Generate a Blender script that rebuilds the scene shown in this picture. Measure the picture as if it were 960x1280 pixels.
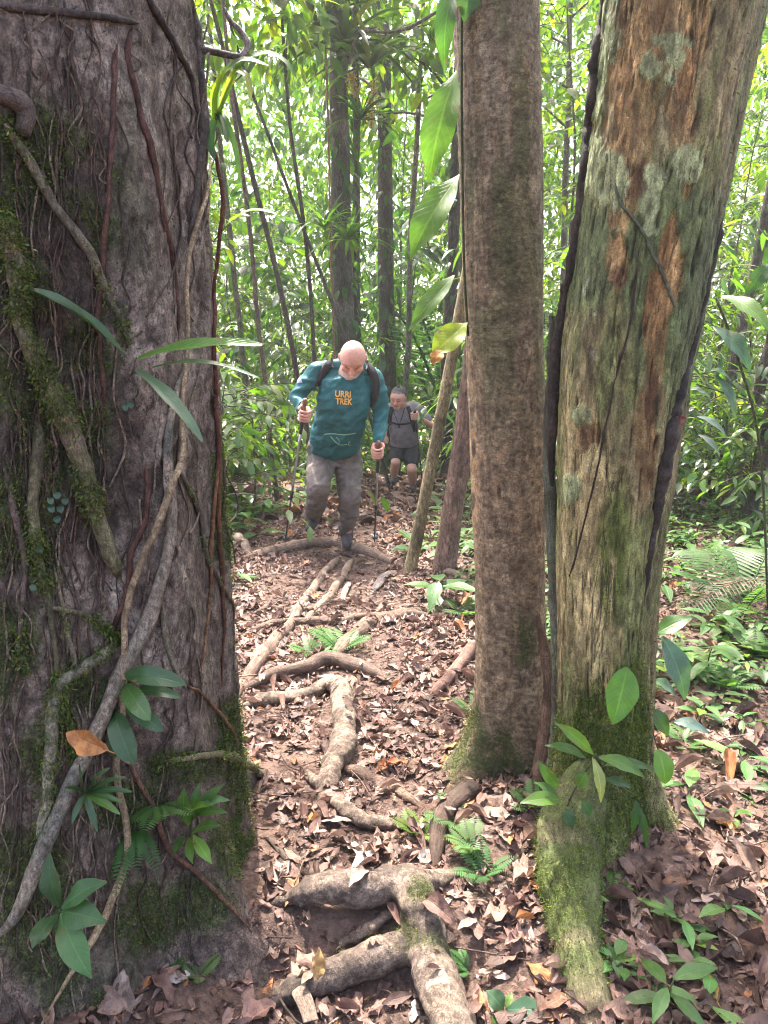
import bpy, math, random
import numpy as np
from mathutils import Vector, Matrix
from mathutils.bvhtree import BVHTree

for _o in list(bpy.data.objects):
    bpy.data.objects.remove(_o)
sc = bpy.context.scene
col = sc.collection

# ------------------------------------------------------------------ camera
CAM = np.array((0.0, 0.0, 1.55)); PITCH = math.radians(12); FPX = 967.0
cam_d = bpy.data.cameras.new('camera'); cam = bpy.data.objects.new('camera', cam_d); col.objects.link(cam)
cam.location = CAM; cam.rotation_euler = (math.pi/2 - PITCH, 0, 0)
cam_d.sensor_fit = 'VERTICAL'; cam_d.sensor_height = 36; cam_d.lens = 36*FPX/1280
cam_d.clip_start = 0.02; cam_d.clip_end = 3000
sc.camera = cam

# ------------------------------------------------------------------ light
SUN_EL = math.radians(64); SUN_AZ = math.radians(-18)          # azimuth from +Y towards +X
w = bpy.data.worlds.new('World'); sc.world = w; w.use_nodes = True
wn = w.node_tree.nodes; bg = wn['Background']
sky = wn.new('ShaderNodeTexSky'); sky.sky_type = 'NISHITA'; sky.sun_disc = False
sky.sun_elevation = SUN_EL; sky.sun_rotation = SUN_AZ
sky.air_density = 0.6; sky.dust_density = 6.0; sky.ozone_density = 0.6
w.node_tree.links.new(sky.outputs[0], bg.inputs[0]); bg.inputs[1].default_value = 0.15
sd = bpy.data.lights.new('sun', 'SUN'); sun = bpy.data.objects.new('sun', sd); col.objects.link(sun)
sd.energy = 2.3; sd.angle = math.radians(0.5); sd.color = (1, 0.95, 0.86)
SUNV = Vector((math.sin(SUN_AZ)*math.cos(SUN_EL), math.cos(SUN_AZ)*math.cos(SUN_EL), math.sin(SUN_EL)))
sun.rotation_euler = SUNV.to_track_quat('Z', 'Y').to_euler(); sun.location = (0, 0, 30)
vs = sc.view_settings
vs.view_transform = 'Standard'; vs.look = 'None'; vs.gamma = 1; vs.use_curve_mapping = False
vs.exposure = 3.2
sc.render.engine = 'CYCLES'
cy = sc.cycles
cy.max_bounces = 6; cy.diffuse_bounces = 4; cy.glossy_bounces = 2; cy.transmission_bounces = 4
cy.transparent_max_bounces = 4; cy.caustics_reflective = False; cy.caustics_refractive = False
cy.use_denoising = True; cy.denoiser = 'OPENIMAGEDENOISE'
cy.sample_clamp_indirect = 6; cy.filter_width = 1.0

# ------------------------------------------------------------------ maths
def sstep(a, b, x):
    t = np.clip((np.asarray(x, float) - a)/(b - a), 0, 1); return t*t*(3 - 2*t)
_rs = np.random.RandomState(7)
_TAB = _rs.rand(4096)
def _h(i, j, k):
    return _TAB[(i*1619 + j*31337 + k*6971 + ((i*j) ^ (k*13))) & 4095]
def vnoise(p):
    p = np.asarray(p, float); f = np.floor(p); i = f.astype(np.int64); t = p - f; t = t*t*(3 - 2*t)
    r = 0
    for a in (0, 1):
        wa = t[..., 0] if a else 1 - t[..., 0]
        for b in (0, 1):
            wb = t[..., 1] if b else 1 - t[..., 1]
            for c in (0, 1):
                wc = t[..., 2] if c else 1 - t[..., 2]
                r = r + wa*wb*wc*_h(i[..., 0] + a, i[..., 1] + b, i[..., 2] + c)
    return r*2 - 1
def fbm(p, oct=4, gain=0.5):
    p = np.asarray(p, float); r = 0; a = 1; s = 0
    for o in range(oct):
        r = r + a*vnoise(p + o*17.3); s += a; a *= gain; p = p*2.03
    return r/s
def nrm(v):
    v = np.asarray(v, float); return v/np.maximum(np.linalg.norm(v, axis=-1, keepdims=True), 1e-9)

CP, SP = math.cos(PITCH), math.sin(PITCH)
def ray(px, py):
    a = (px - 480)/FPX; b = (py - 640)/FPX
    return np.array((a, CP - b*SP, -SP - b*CP))
def at(px, py, Y):
    d = ray(px, py); return CAM + d*(Y/d[1])

# ------------------------------------------------------------------ terrain height
def path_x(y):
    y = np.asarray(y, float)
    return -0.10 - 0.055*np.clip(y, 0, 7) + 0.26*np.clip(y - 7, 0, 4) + 0.03*np.clip(y - 11, 0, 30)
def hgt(x, y):
    x = np.asarray(x, float); y = np.asarray(y, float)
    p2 = np.stack([x, y, np.zeros_like(x)], -1)
    h = -0.07*np.clip(y - 6.3, 0, 5) - 0.17*np.clip(y - 11.3, 0, 40)
    h = h + 0.035*fbm(p2*0.9, 3) + 0.012*fbm(p2*4.1 + 5, 3)
    dx = x - path_x(y)
    h = h - 0.05*np.exp(-(dx/0.45)**2)*sstep(12, 8, y)
    front = sstep(1.93, 1.74, y)*np.exp(-((x + 0.12)/0.42)**4)
    h = h - 0.10*front
    h = h + 0.10*np.clip(x - 1.2, 0, 6)*sstep(0, 3, y)*sstep(20, 8, y)*0.5
    h = h + 0.10*np.clip(-x - 1.2, 0, 6)*sstep(3, 6, y)*sstep(20, 9, y)*0.4
    for bx, by, bh, br in ((0.62, 2.35, 0.10, 0.42), (-0.9, 2.1, 0.06, 0.75), (0.6, 5.3, 0.10, 0.5)):
        h = h + bh*np.exp(-((x - bx)**2 + (y - by)**2)/br**2)
    return h
def gp(px, py, dz=0.0):
    d = ray(px, py); ts = np.linspace(1.0, 40, 4000); P = CAM + ts[:, None]*d
    below = P[:, 2] < hgt(P[:, 0], P[:, 1]) + dz
    k = int(np.argmax(below)) if below.any() else len(ts) - 1
    return P[k]
def gz(x, y): return float(hgt(np.array([x]), np.array([y]))[0])
def pxs(p):
    """metres covered by one photo pixel at point p"""
    f = np.array((0, CP, -SP)); return float(np.dot(np.asarray(p) - CAM, f))/FPX

# ------------------------------------------------------------------ mesh builder
class MB:
    def __init__(s): s.V = []; s.Q = []; s.T = []; s.C = []; s.L = []; s.n = 0
    def add(s, v, q=None, t=None, c=(1, 1, 1), l=None):
        v = np.asarray(v, float).reshape(-1, 3); k = len(v)
        s.V.append(v)
        if q is not None and len(q): s.Q.append(np.asarray(q, np.int64).reshape(-1, 4) + s.n)
        if t is not None and len(t): s.T.append(np.asarray(t, np.int64).reshape(-1, 3) + s.n)
        s.C.append(np.broadcast_to(np.asarray(c, float), (k, 3)))
        s.L.append(np.zeros((k, 3)) if l is None else np.asarray(l, float))
        s.n += k
    def mesh(s, name, off=(0, 0, 0), smooth=True):
        V = np.concatenate(s.V) - np.asarray(off, float)
        Q = np.concatenate(s.Q) if s.Q else np.zeros((0, 4), np.int64)
        T = np.concatenate(s.T) if s.T else np.zeros((0, 3), np.int64)
        me = bpy.data.meshes.new(name)
        me.vertices.add(len(V)); me.vertices.foreach_set('co', V.astype(np.float32).ravel())
        lp = np.concatenate([Q.ravel(), T.ravel()]).astype(np.int32)
        me.loops.add(len(lp)); me.loops.foreach_set('vertex_index', lp)
        st = np.concatenate([np.arange(len(Q))*4, len(Q)*4 + np.arange(len(T))*3]).astype(np.int32)
        me.polygons.add(len(st)); me.polygons.foreach_set('loop_start', st)
        if smooth: me.polygons.foreach_set('use_smooth', np.ones(len(st), bool))
        a = me.attributes.new('Col', 'FLOAT_VECTOR', 'POINT'); a.data.foreach_set('vector', np.concatenate(s.C).astype(np.float32).ravel())
        a = me.attributes.new('luv', 'FLOAT_VECTOR', 'POINT'); a.data.foreach_set('vector', np.concatenate(s.L).astype(np.float32).ravel())
        me.update(calc_edges=True); me.validate()
        return me
    def build(s, name, mat, parent=None, loc=None, smooth=True):
        """Vertices are in world space. A part takes its thing's place as origin; a thing of one mesh takes loc."""
        off = OFF[parent.name] if parent is not None else (np.zeros(3) if loc is None else np.asarray(loc, float))
        me = s.mesh(name, off, smooth); me.materials.append(mat)
        o = bpy.data.objects.new(name, me); col.objects.link(o)
        if parent is not None: o.parent = parent
        else: o.location = off
        OFF[o.name] = off
        return o
OFF = {}
def tag(o, label, cat, group=None, kind=None):
    o['label'] = label; o['category'] = cat
    if group: o['group'] = group
    if kind: o['kind'] = kind
    return o
def thing(name, label, cat, loc, group=None):
    o = bpy.data.objects.new(name, None); col.objects.link(o); o.location = loc; o.empty_display_size = 0.1
    OFF[o.name] = np.asarray(loc, float)
    return tag(o, label, cat, group)

def catmull(P, n):
    P = np.asarray(P, float)
    if len(P) < 3:
        t = np.linspace(0, 1, n)[:, None]; return P[0]*(1 - t) + P[-1]*t
    E = np.vstack([2*P[0] - P[1], P, 2*P[-1] - P[-2]]); m = len(P) - 1
    u = np.linspace(0, m - 1e-6, n); i = u.astype(int); t = (u - i)[:, None]
    a, b, c, d = E[i], E[i + 1], E[i + 2], E[i + 3]
    return 0.5*(2*b + (c - a)*t + (2*a - 5*b + 4*c - d)*t*t + (3*b - a - 3*c + d)*t**3)
def frames(P):
    T = nrm(np.gradient(P, axis=0)); n = len(P); N = np.zeros_like(P)
    a = np.array((0, 0, 1.0)) if abs(T[0][2]) < 0.9 else np.array((1.0, 0, 0))
    N[0] = nrm(a - T[0]*np.dot(a, T[0]))
    for i in range(1, n):
        v = N[i - 1] - T[i]*np.dot(N[i - 1], T[i]); N[i] = nrm(v)
    return T, N, np.cross(T, N)
def tube(mb, P, R, seg=8, rings=None, c=(1, 1, 1), bump=0.0, bs=20.0, flat=1.0, knots=0.0):
    """tapered tube along a spline; radius and points are interpolated"""
    P = np.asarray(P, float); R = np.broadcast_to(np.asarray(R, float), (len(P),))
    n = rings or len(P)
    if n != len(P):
        S = catmull(np.column_stack([P, R]), n); P, R = S[:, :3], np.maximum(S[:, 3], 1e-4)
    T, N, B = frames(P); a = np.linspace(0, 2*np.pi, seg, endpoint=False)
    D = np.cos(a)[None, :, None]*N[:, None] + np.sin(a)[None, :, None]*B[:, None]
    rr = R[:, None]*np.ones(seg)
    base = P[:, None] + D*rr[..., None]
    if bump: rr = rr*(1 + bump*fbm(base*bs, 3))
    if knots: rr = rr*(1 + knots*np.maximum(0, vnoise(P*9.0))[:, None])
    V = P[:, None] + D*rr[..., None]*np.array((1, 1, flat))
    idx = np.arange(n*seg).reshape(n, seg); nx = np.roll(idx, -1, 1)
    q = np.stack([idx[:-1], nx[:-1], nx[1:], idx[1:]], -1).reshape(-1, 4)
    L = np.zeros((n, seg, 3)); L[..., 0] = np.linspace(0, 1, n)[:, None]; L[..., 1] = a/(2*np.pi)
    vv = np.vstack([V.reshape(-1, 3), P[:1], P[-1:]]); ll = np.vstack([L.reshape(-1, 3), [[0, 0, 0]], [[1, 0, 0]]])
    t = np.vstack([np.column_stack([nx[0], idx[0], np.full(seg, n*seg)]), np.column_stack([idx[-1], nx[-1], np.full(seg, n*seg + 1)])])
    cc = c if np.ndim(c) == 1 else np.vstack([np.repeat(c, seg, 0), c[:1], c[-1:]])
    mb.add(vv, q, t, cc, ll)

# ------------------------------------------------------------------ leaves
def leaf_tpl(nl=4, nw=2, width=0.35, curl=0.2, fold=0.15, peak=0.45, wav=0.0, tip=1.0, roll=0.0):
    t = np.linspace(0, 1, nl + 1); s = np.linspace(-1, 1, nw + 1)
    k = math.log(0.5)/math.log(peak)
    wd = np.sin(np.pi*np.clip(t, 0, 1)**k)**tip*width/2
    wd = np.maximum(wd, 0.012)
    X = np.repeat(t[:, None], nw + 1, 1); Y = wd[:, None]*s
    Z = fold*np.abs(Y) - curl*X**2 + wav*np.sin(X*14 + s*2)*np.abs(s)*width*0.3
    if roll: Z = Z + roll*(Y/width*2)**2*width
    V = np.stack([X, Y, Z], -1).reshape(-1, 3)
    i = np.arange((nl + 1)*(nw + 1)).reshape(nl + 1, nw + 1)
    q = np.stack([i[:-1, :-1], i[1:, :-1], i[1:, 1:], i[:-1, 1:]], -1).reshape(-1, 4)
    L = np.stack([X, np.repeat(s[None], nl + 1, 0), 0*X], -1).reshape(-1, 3)
    return V, q, L
def scatter(mb, tpl, O, D, U, S, C, seed=0):
    """leaves with base O, pointing along D, upper side towards U, length S, colour C"""
    V, q, L = tpl; O = np.asarray(O, float); n = len(O)
    if n == 0: return
    X = nrm(D); Y = nrm(np.cross(np.broadcast_to(U, X.shape), X)); Z = np.cross(X, Y)
    S = np.broadcast_to(np.asarray(S, float), (n,))[:, None, None]
    W = O[:, None] + S*(V[None, :, :1]*X[:, None] + V[None, :, 1:2]*Y[:, None] + V[None, :, 2:]*Z[:, None])
    k = len(V)
    Q = (q[None] + (np.arange(n)*k)[:, None, None]).reshape(-1, 4)
    C = np.broadcast_to(np.asarray(C, float), (n, 3))
    LL = np.repeat(L[None], n, 0).copy(); LL[..., 2] = np.random.RandomState(seed).rand(n)[:, None]
    mb.add(W.reshape(-1, 3), Q, None, np.repeat(C, k, 0), LL.reshape(-1, 3))
def greens(rs, n, base=(0.05, 0.105, 0.022), var=0.35, yellow=0.1):
    c = np.array(base)*(1 + var*(rs.rand(n, 1)*2 - 1))
    c = c*(1 + 0.25*(rs.rand(n, 3) - 0.5))
    y = rs.rand(n, 1) < yellow
    return np.where(y, c*np.array((2.0, 1.45, 0.8)), c)

# ------------------------------------------------------------------ materials
class NT:
    def __init__(s, name):
        s.m = bpy.data.materials.new(name); s.m.use_nodes = True
        s.t = s.m.node_tree; s.b = s.t.nodes['Principled BSDF']; s.out = s.t.nodes['Material Output']
        s.tc = s.t.nodes.new('ShaderNodeTexCoord').outputs['Object']
    def L(s, a, b): s.t.links.new(a, b)
    def put(s, sock, v):
        if isinstance(v, bpy.types.NodeSocket): s.L(v, sock)
        elif v is not None:
            if sock.type == 'RGBA' and len(v) == 3: v = (*v, 1)
            sock.default_value = v
    def attr(s, n):
        a = s.t.nodes.new('ShaderNodeAttribute'); a.attribute_name = n; return a.outputs['Vector']
    def scl(s, v, sc3):
        m = s.t.nodes.new('ShaderNodeVectorMath'); m.operation = 'MULTIPLY'; s.put(m.inputs[0], v); m.inputs[1].default_value = sc3; return m.outputs[0]
    def noise(s, scale, detail=4, rough=0.6, vec=None, dist=0.0, stretch=None):
        n = s.t.nodes.new('ShaderNodeTexNoise'); n.inputs['Scale'].default_value = scale
        n.inputs['Detail'].default_value = detail; n.inputs['Roughness'].default_value = rough; n.inputs['Distortion'].default_value = dist
        v = vec or s.tc
        if stretch: v = s.scl(v, stretch)
        s.L(v, n.inputs['Vector']); return n.outputs['Fac']
    def voro(s, scale, vec=None, feature='F1', out='Distance', stretch=None):
        n = s.t.nodes.new('ShaderNodeTexVoronoi'); n.feature = feature; n.inputs['Scale'].default_value = scale
        v = vec or s.tc
        if stretch: v = s.scl(v, stretch)
        s.L(v, n.inputs['Vector']); return n.outputs[out]
    def wave(s, scale, dist, vec=None, dr='Z'):
        n = s.t.nodes.new('ShaderNodeTexWave'); n.bands_direction = dr; n.inputs['Scale'].default_value = scale; n.inputs['Distortion'].default_value = dist
        n.inputs['Detail'].default_value = 3; n.inputs['Detail Scale'].default_value = 2
        s.L(vec or s.tc, n.inputs['Vector']); return n.outputs['Fac']
    def ramp(s, f, lo, hi, a=0.0, b=1.0):
        n = s.t.nodes.new('ShaderNodeMapRange'); n.interpolation_type = 'SMOOTHSTEP'
        s.put(n.inputs[0], f); n.inputs[1].default_value = lo; n.inputs[2].default_value = hi; n.inputs[3].default_value = a; n.inputs[4].default_value = b
        return n.outputs[0]
    def mix(s, f, a, b, mode='MIX'):
        n = s.t.nodes.new('ShaderNodeMix'); n.data_type = 'RGBA'; n.blend_type = mode
        s.put(n.inputs[0], f); s.put(n.inputs[6], a); s.put(n.inputs[7], b); return n.outputs[2]
    def math(s, op, a, b=None):
        n = s.t.nodes.new('ShaderNodeMath'); n.operation = op; s.put(n.inputs[0], a); s.put(n.inputs[1], b); return n.outputs[0]
    def sep(s, v, k):
        n = s.t.nodes.new('ShaderNodeSeparateXYZ'); s.L(v, n.inputs[0]); return n.outputs[k]
    def bump(s, hgt_, strength=0.5, dist=0.01, prev=None):
        n = s.t.nodes.new('ShaderNodeBump'); n.inputs['Strength'].default_value = strength; n.inputs['Distance'].default_value = dist
        s.L(hgt_, n.inputs['Height'])
        if prev is not None: s.L(prev, n.inputs['Normal'])
        return n.outputs[0]
    def fin(s, base=None, rough=0.8, normal=None, spec=0.3, metal=0.0):
        s.put(s.b.inputs['Base Color'], base); s.put(s.b.inputs['Roughness'], rough)
        s.b.inputs['Specular IOR Level'].default_value = spec; s.b.inputs['Metallic'].default_value = metal
        if normal is not None: s.L(normal, s.b.inputs['Normal'])
        return s.m

def leaf_material(name, transl=0.45, rough=0.38, spec=0.5, veins=True, tboost=(2.0, 2.2, 0.9)):
    n = NT(name); c = n.attr('Col'); l = n.attr('luv')
    t = n.sep(l, 0); a = n.math('ABSOLUTE', n.sep(l, 1))
    blot = n.noise(22, 3); c = n.mix(n.ramp(blot, 0.35, 0.7), n.mix(1, c, (0.72, 0.76, 0.7), 'MULTIPLY'), c)
    nor = None
    if veins:
        dm = n.noise(31, 4, 0.7); c = n.mix(n.ramp(n.math('ADD', dm, n.math('MULTIPLY', a, 0.09)), 0.66, 0.72, 0, 0.85), c, (0.13, 0.075, 0.028)); c = n.mix(n.ramp(n.noise(170, 2), 0.66, 0.72, 0, 0.5), c, (0.10, 0.08, 0.03))
        mid = n.ramp(a, 0.03, 0.10, 1.0, 0.0)
        ph = n.math('ADD', n.math('MULTIPLY', t, 75.0), n.math('MULTIPLY', a, -16.0))
        sv = n.ramp(n.math('SINE', ph), 0.82, 1.0)
        v = n.math('MAXIMUM', mid, n.math('MULTIPLY', sv, 0.45))
        c = n.mix(n.math('MULTIPLY', v, 0.55), c, n.mix(1, c, (1.9, 1.7, 1.7), 'MULTIPLY'))
        nor = n.bump(n.math('SUBTRACT', n.math('MULTIPLY', blot, 0.4), v), 0.35, 0.004)
    n.fin(c, rough, nor, spec)
    tr = n.t.nodes.new('ShaderNodeBsdfTranslucent'); n.L(n.mix(1, c, tboost, 'MULTIPLY'), tr.inputs[0])
    mx = n.t.nodes.new('ShaderNodeMixShader'); mx.inputs[0].default_value = transl
    n.L(n.b.outputs[0], mx.inputs[1]); n.L(tr.outputs[0], mx.inputs[2]); n.L(mx.outputs[0], n.out.inputs[0])
    return n.m
M = {}
M['leaf'] = leaf_material('leaf', 0.45, 0.42, 0.35)
M['thicket'] = leaf_material('thicket_leaf', 0.58, 0.33, 0.5, veins=False, tboost=(1.95, 2.05, 0.42))
M['glossy'] = leaf_material('glossy_leaf', 0.22, 0.33, 0.42)
M['fern'] = leaf_material('fern_leaf', 0.4, 0.5, 0.3, veins=False)
def simple(name, base, rough=0.8, spec=0.3, metal=0, nscale=None, namt=0.3, bstr=0.3, bdist=0.005, stretch=None, detail=5):
    n = NT(name); c = base; nor = None
    if nscale:
        f = n.noise(nscale, detail, 0.65, stretch=stretch)
        c = n.mix(n.ramp(f, 0.3, 0.7), tuple(x*(1 - namt) for x in base), tuple(min(1, x*(1 + namt)) for x in base))
        nor = n.bump(f, bstr, bdist)
    return n.fin(c, rough, nor, spec, metal)
def dead_leaf_material():
    n = NT('dead_leaf'); c = n.attr('Col'); l = n.attr('luv')
    t = n.sep(l, 0); a = n.math('ABSOLUTE', n.sep(l, 1))
    mid = n.ramp(a, 0.03, 0.1, 1.0, 0.0)
    ph = n.math('ADD', n.math('MULTIPLY', t, 60.0), n.math('MULTIPLY', a, -14.0))
    v = n.math('MAXIMUM', mid, n.math('MULTIPLY', n.ramp(n.math('SINE', ph), 0.8, 1.0), 0.4))
    bl = n.noise(38, 4, 0.7)
    c = n.mix(n.ramp(bl, 0.38, 0.62), n.mix(1, c, (0.55, 0.5, 0.5), 'MULTIPLY'), c)
    c = n.mix(n.math('MULTIPLY', v, 0.4), c, n.mix(1, c, (1.5, 1.45, 1.4), 'MULTIPLY'))
    n.fin(c, n.ramp(bl, 0.3, 0.7, 0.5, 0.75), n.bump(n.math('SUBTRACT', bl, v), 0.5, 0.005), 0.3)
    tr = n.t.nodes.new('ShaderNodeBsdfTranslucent'); n.L(c, tr.inputs[0])
    mx = n.t.nodes.new('ShaderNodeMixShader'); mx.inputs[0].default_value = 0.15
    n.L(n.b.outputs[0], mx.inputs[1]); n.L(tr.outputs[0], mx.inputs[2]); n.L(mx.outputs[0], n.out.inputs[0])
    return n.m
M['dead'] = dead_leaf_material()
def soil_material():
    n = NT('soil'); a = n.noise(3.5, 6, 0.65); b = n.noise(45, 6, 0.75)
    c = n.mix(n.ramp(a, 0.35, 0.65), (0.05, 0.031, 0.025), (0.12, 0.07, 0.052))
    c = n.mix(n.ramp(b, 0.35, 0.75), c, (0.20, 0.13, 0.10))
    c = n.mix(n.ramp(n.noise(14, 3), 0.6, 0.72), c, (0.03, 0.02, 0.016))
    return n.fin(c, 0.9, n.bump(b, 0.9, 0.03, n.bump(n.noise(12, 5), 0.8, 0.05)), 0.25)
M['soil'] = soil_material()
def trunk_material(name, fine, stretch, bdist, cstretch, cscale, cw=0.02, wet=0.75, k=1.0, along=None, flake=None, fstretch=(1, 1, 1)):
    """bark whose colour is mapped on the mesh, broken up by grain, flakes and cracks"""
    n = NT(name); c = n.attr('Col')
    v0 = n.scl(n.attr('luv'), along) if along else None
    f = n.noise(fine*0.4, 6, 0.7, stretch=stretch, dist=0.4); g = n.noise(1.0, 8, 0.78, vec=v0) if along else n.noise(fine*1.6, 8, 0.78, stretch=stretch); h = n.noise(fine*6, 5, 0.8)
    cn = n.noise(cscale, 5, 0.6, stretch=cstretch, dist=0.8)
    cr = n.math('MULTIPLY', n.ramp(n.math('ABSOLUTE', n.math('SUBTRACT', cn, 0.5)), 0.0, cw, 1.0, 0.0), n.ramp(f, 0.42, 0.58))
    if flake:
        wv = n.t.nodes.new('ShaderNodeTexNoise'); wv.inputs['Scale'].default_value = flake*0.6; n.L(n.tc, wv.inputs['Vector'])
        fv = n.voro(flake, vec=n.mix(0.035, n.tc, wv.outputs['Color']), out='Color', stretch=fstretch); fl = n.sep(fv, 0)
        c = n.mix(n.ramp(fl, 0.0, 0.35, 0.55, 0), c, n.mix(1, c, (0.5, 0.48, 0.46), 'MULTIPLY')); c = n.mix(n.ramp(fl, 0.7, 1.0, 0, 0.55), c, n.mix(1, c, (1.55, 1.52, 1.48), 'MULTIPLY'))
    c = n.mix(n.ramp(f, 0.32, 0.68), n.mix(1, c, (0.55, 0.53, 0.50), 'MULTIPLY'), n.mix(1, c, (1.28, 1.27, 1.25), 'MULTIPLY'))
    c = n.mix(n.ramp(g, 0.38, 0.56, 0.85*k, 0.0), c, n.mix(1, c, (0.34, 0.31, 0.29), 'MULTIPLY'))
    c = n.mix(n.ramp(g, 0.54, 0.66, 0, 0.75*k), c, n.mix(1, c, (1.75, 1.75, 1.72), 'MULTIPLY'))
    c = n.mix(n.ramp(h, 0.52, 0.60, 0, 0.65*k), c, n.mix(1, c, (1.6, 1.6, 1.55), 'MULTIPLY'))
    c = n.mix(n.ramp(h, 0.47, 0.39, 0, 0.85*k), c, n.mix(1, c, (0.35, 0.33, 0.31), 'MULTIPLY'))
    c = n.mix(n.math('MULTIPLY', cr, 0.8), c, (0.022, 0.016, 0.012))
    nb = n.bump(h, 0.9, bdist*0.6, n.bump(g, 1.0, bdist, n.bump(f, 0.8, bdist*2, n.bump(n.math('SUBTRACT', 1.0, cr), 0.6, bdist))))
    return n.fin(c, wet, nb, 0.28)
M['bark_wide'] = trunk_material('bark_wide', 34, (1, 1, 0.7), 0.009, (1, 1, 0.3), 12, 0.018, flake=75, fstretch=(1, 1, 0.8))
M['bark_mid'] = trunk_material('bark_mid', 40, (1, 1, 1.5), 0.006, (0.6, 0.6, 2.2), 14, 0.010, 0.7, 0.7, flake=80, fstretch=(0.8, 0.8, 1.6))
M['bark_worn'] = trunk_material('bark_worn', 36, (1, 1, 0.3), 0.009, (1.2, 1.2, 0.16), 13, 0.025, 0.72, 0.85, flake=70, fstretch=(1.2, 1.2, 0.35))
M['bark_thin'] = trunk_material('bark_thin', 34, (1, 1, 0.4), 0.008, (1, 1, 0.3), 14)
M['root'] = trunk_material('root_bark', 40, (1, 1, 1), 0.006, (1, 1, 1), 14, 0.02, 0.75, 0.8, (16, 34, 0))
M['vine'] = trunk_material('vine_bark', 70, (1, 1, 0.6), 0.004, (1, 1, 0.6), 40)
M['moss'] = leaf_material('moss', 0.25, 0.7, 0.2, veins=False, tboost=(1.5, 1.5, 0.8))
M['root_web'] = trunk_material('root_web_bark', 40, (1, 1, 1), 0.007, (1, 1, 1), 16, 0.02, 0.75, 0.85, flake=60)
# ------------------------------------------------------------------ volumes grown into one skin (root webs, bodies, clothes)
def capsule(p0, r0, p1, r1, seg=14):
    p0, p1 = np.asarray(p0, float), np.asarray(p1, float); d = p1 - p0; L_ = np.linalg.norm(d); d = d/max(L_, 1e-6)
    a = np.linspace(-np.pi/2, 0, 5)[1:]; b = np.linspace(0, np.pi/2, 5)[:-1]
    P_ = np.vstack([p0 + np.outer(np.sin(a)*r0, d), p0 + np.outer((0.33, 0.66), d*L_), p1 + np.outer(np.sin(b)*r1, d)])
    R = np.concatenate([np.cos(a)*r0, [r0 + (r1 - r0)*0.33, r0 + (r1 - r0)*0.66], np.cos(b)*r1])
    return P_, R, d, seg
def ring_solid(m, P_, X, Y, RX, RY, seg=20, pw=2.0):
    a = np.linspace(0, 2*np.pi, seg, endpoint=False); ca, sa = np.cos(a), np.sin(a)
    ex = np.sign(ca)*np.abs(ca)**(2/pw); ey = np.sign(sa)*np.abs(sa)**(2/pw); n = len(P_)
    V = P_[:, None] + ex[None, :, None]*(RX[:, None]*X)[:, None] + ey[None, :, None]*(RY[:, None]*Y)[:, None]
    i = np.arange(n*seg).reshape(n, seg); nx = np.roll(i, -1, 1); q = np.stack([i[:-1], nx[:-1], nx[1:], i[1:]], -1).reshape(-1, 4)
    t = np.vstack([np.column_stack([nx[0], i[0], np.full(seg, n*seg)]), np.column_stack([i[-1], nx[-1], np.full(seg, n*seg + 1)])])
    m.add(np.vstack([V.reshape(-1, 3), P_[:1], P_[-1:]]), q, t)
class Body:
    """overlapping tapered volumes that are grown into one continuous skin"""
    def __init__(s): s.m = MB()
    def cap(s, p0, r0, p1, r1):
        P_, R, d, seg = capsule(p0, r0, p1, r1); x = nrm(np.cross(d, (0.3, 0.9, 0.2))); y = np.cross(d, x)
        ring_solid(s.m, P_, np.repeat(x[None], len(P_), 0), np.repeat(y[None], len(P_), 0), R, R, seg)
    def chain(s, pts):
        for (p0, r0), (p1, r1) in zip(pts[:-1], pts[1:]): s.cap(p0, r0, p1, r1)
    def ell(s, c, X, Y, Z, rx, ry, rz):
        t = np.linspace(-np.pi/2, np.pi/2, 13)[1:-1]; P_ = np.asarray(c) + np.outer(np.sin(t)*rz, Z); n = len(P_)
        ring_solid(s.m, P_, np.repeat([X], n, 0), np.repeat([Y], n, 0), np.cos(t)*rx, np.cos(t)*ry)
    def loft(s, rows, X, nn=18, pw=2.3):
        """rows: (centre, half width, half depth); X: sideways axis"""
        A = catmull(np.array([np.concatenate([np.asarray(c, float), [a, b]]) for c, a, b in rows]), nn); P_ = A[:, :3]; T = nrm(np.gradient(P_, axis=0))
        x = nrm(np.asarray(X, float) - T*(T@np.asarray(X, float))[:, None]); y = np.cross(T, x); ring_solid(s.m, P_, x, y, A[:, 3], A[:, 4], 24, pw)
    def skin(s, name, mat, parent, voxel=0.008, smooth=2, color=None, disp=None):
        me = s.m.mesh('grow'); o = bpy.data.objects.new('grow', me); col.objects.link(o)
        md = o.modifiers.new('r', 'REMESH'); md.mode = 'VOXEL'; md.voxel_size = voxel
        sm = o.modifiers.new('s', 'SMOOTH'); sm.factor = 0.5; sm.iterations = smooth
        dg = bpy.context.evaluated_depsgraph_get(); me2 = bpy.data.meshes.new_from_object(o.evaluated_get(dg))
        n = len(me2.vertices); V = np.zeros(n*3, np.float32); me2.vertices.foreach_get('co', V); V = V.reshape(-1, 3).astype(float)
        Nn = np.zeros(n*3, np.float32); me2.vertices.foreach_get('normal', Nn); Nn = Nn.reshape(-1, 3)
        fs = [tuple(p.vertices) for p in me2.polygons]
        bpy.data.objects.remove(o); bpy.data.meshes.remove(me2); bpy.data.meshes.remove(me)
        if disp is not None: V = V + disp(V, Nn)
        C = color(V) if color is not None else np.ones((n, 3))
        m = MB(); m.add(V, [f for f in fs if len(f) == 4], [f for f in fs if len(f) == 3], C); s.V, s.F = V, fs
        return m.build(name, mat, parent)
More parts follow.
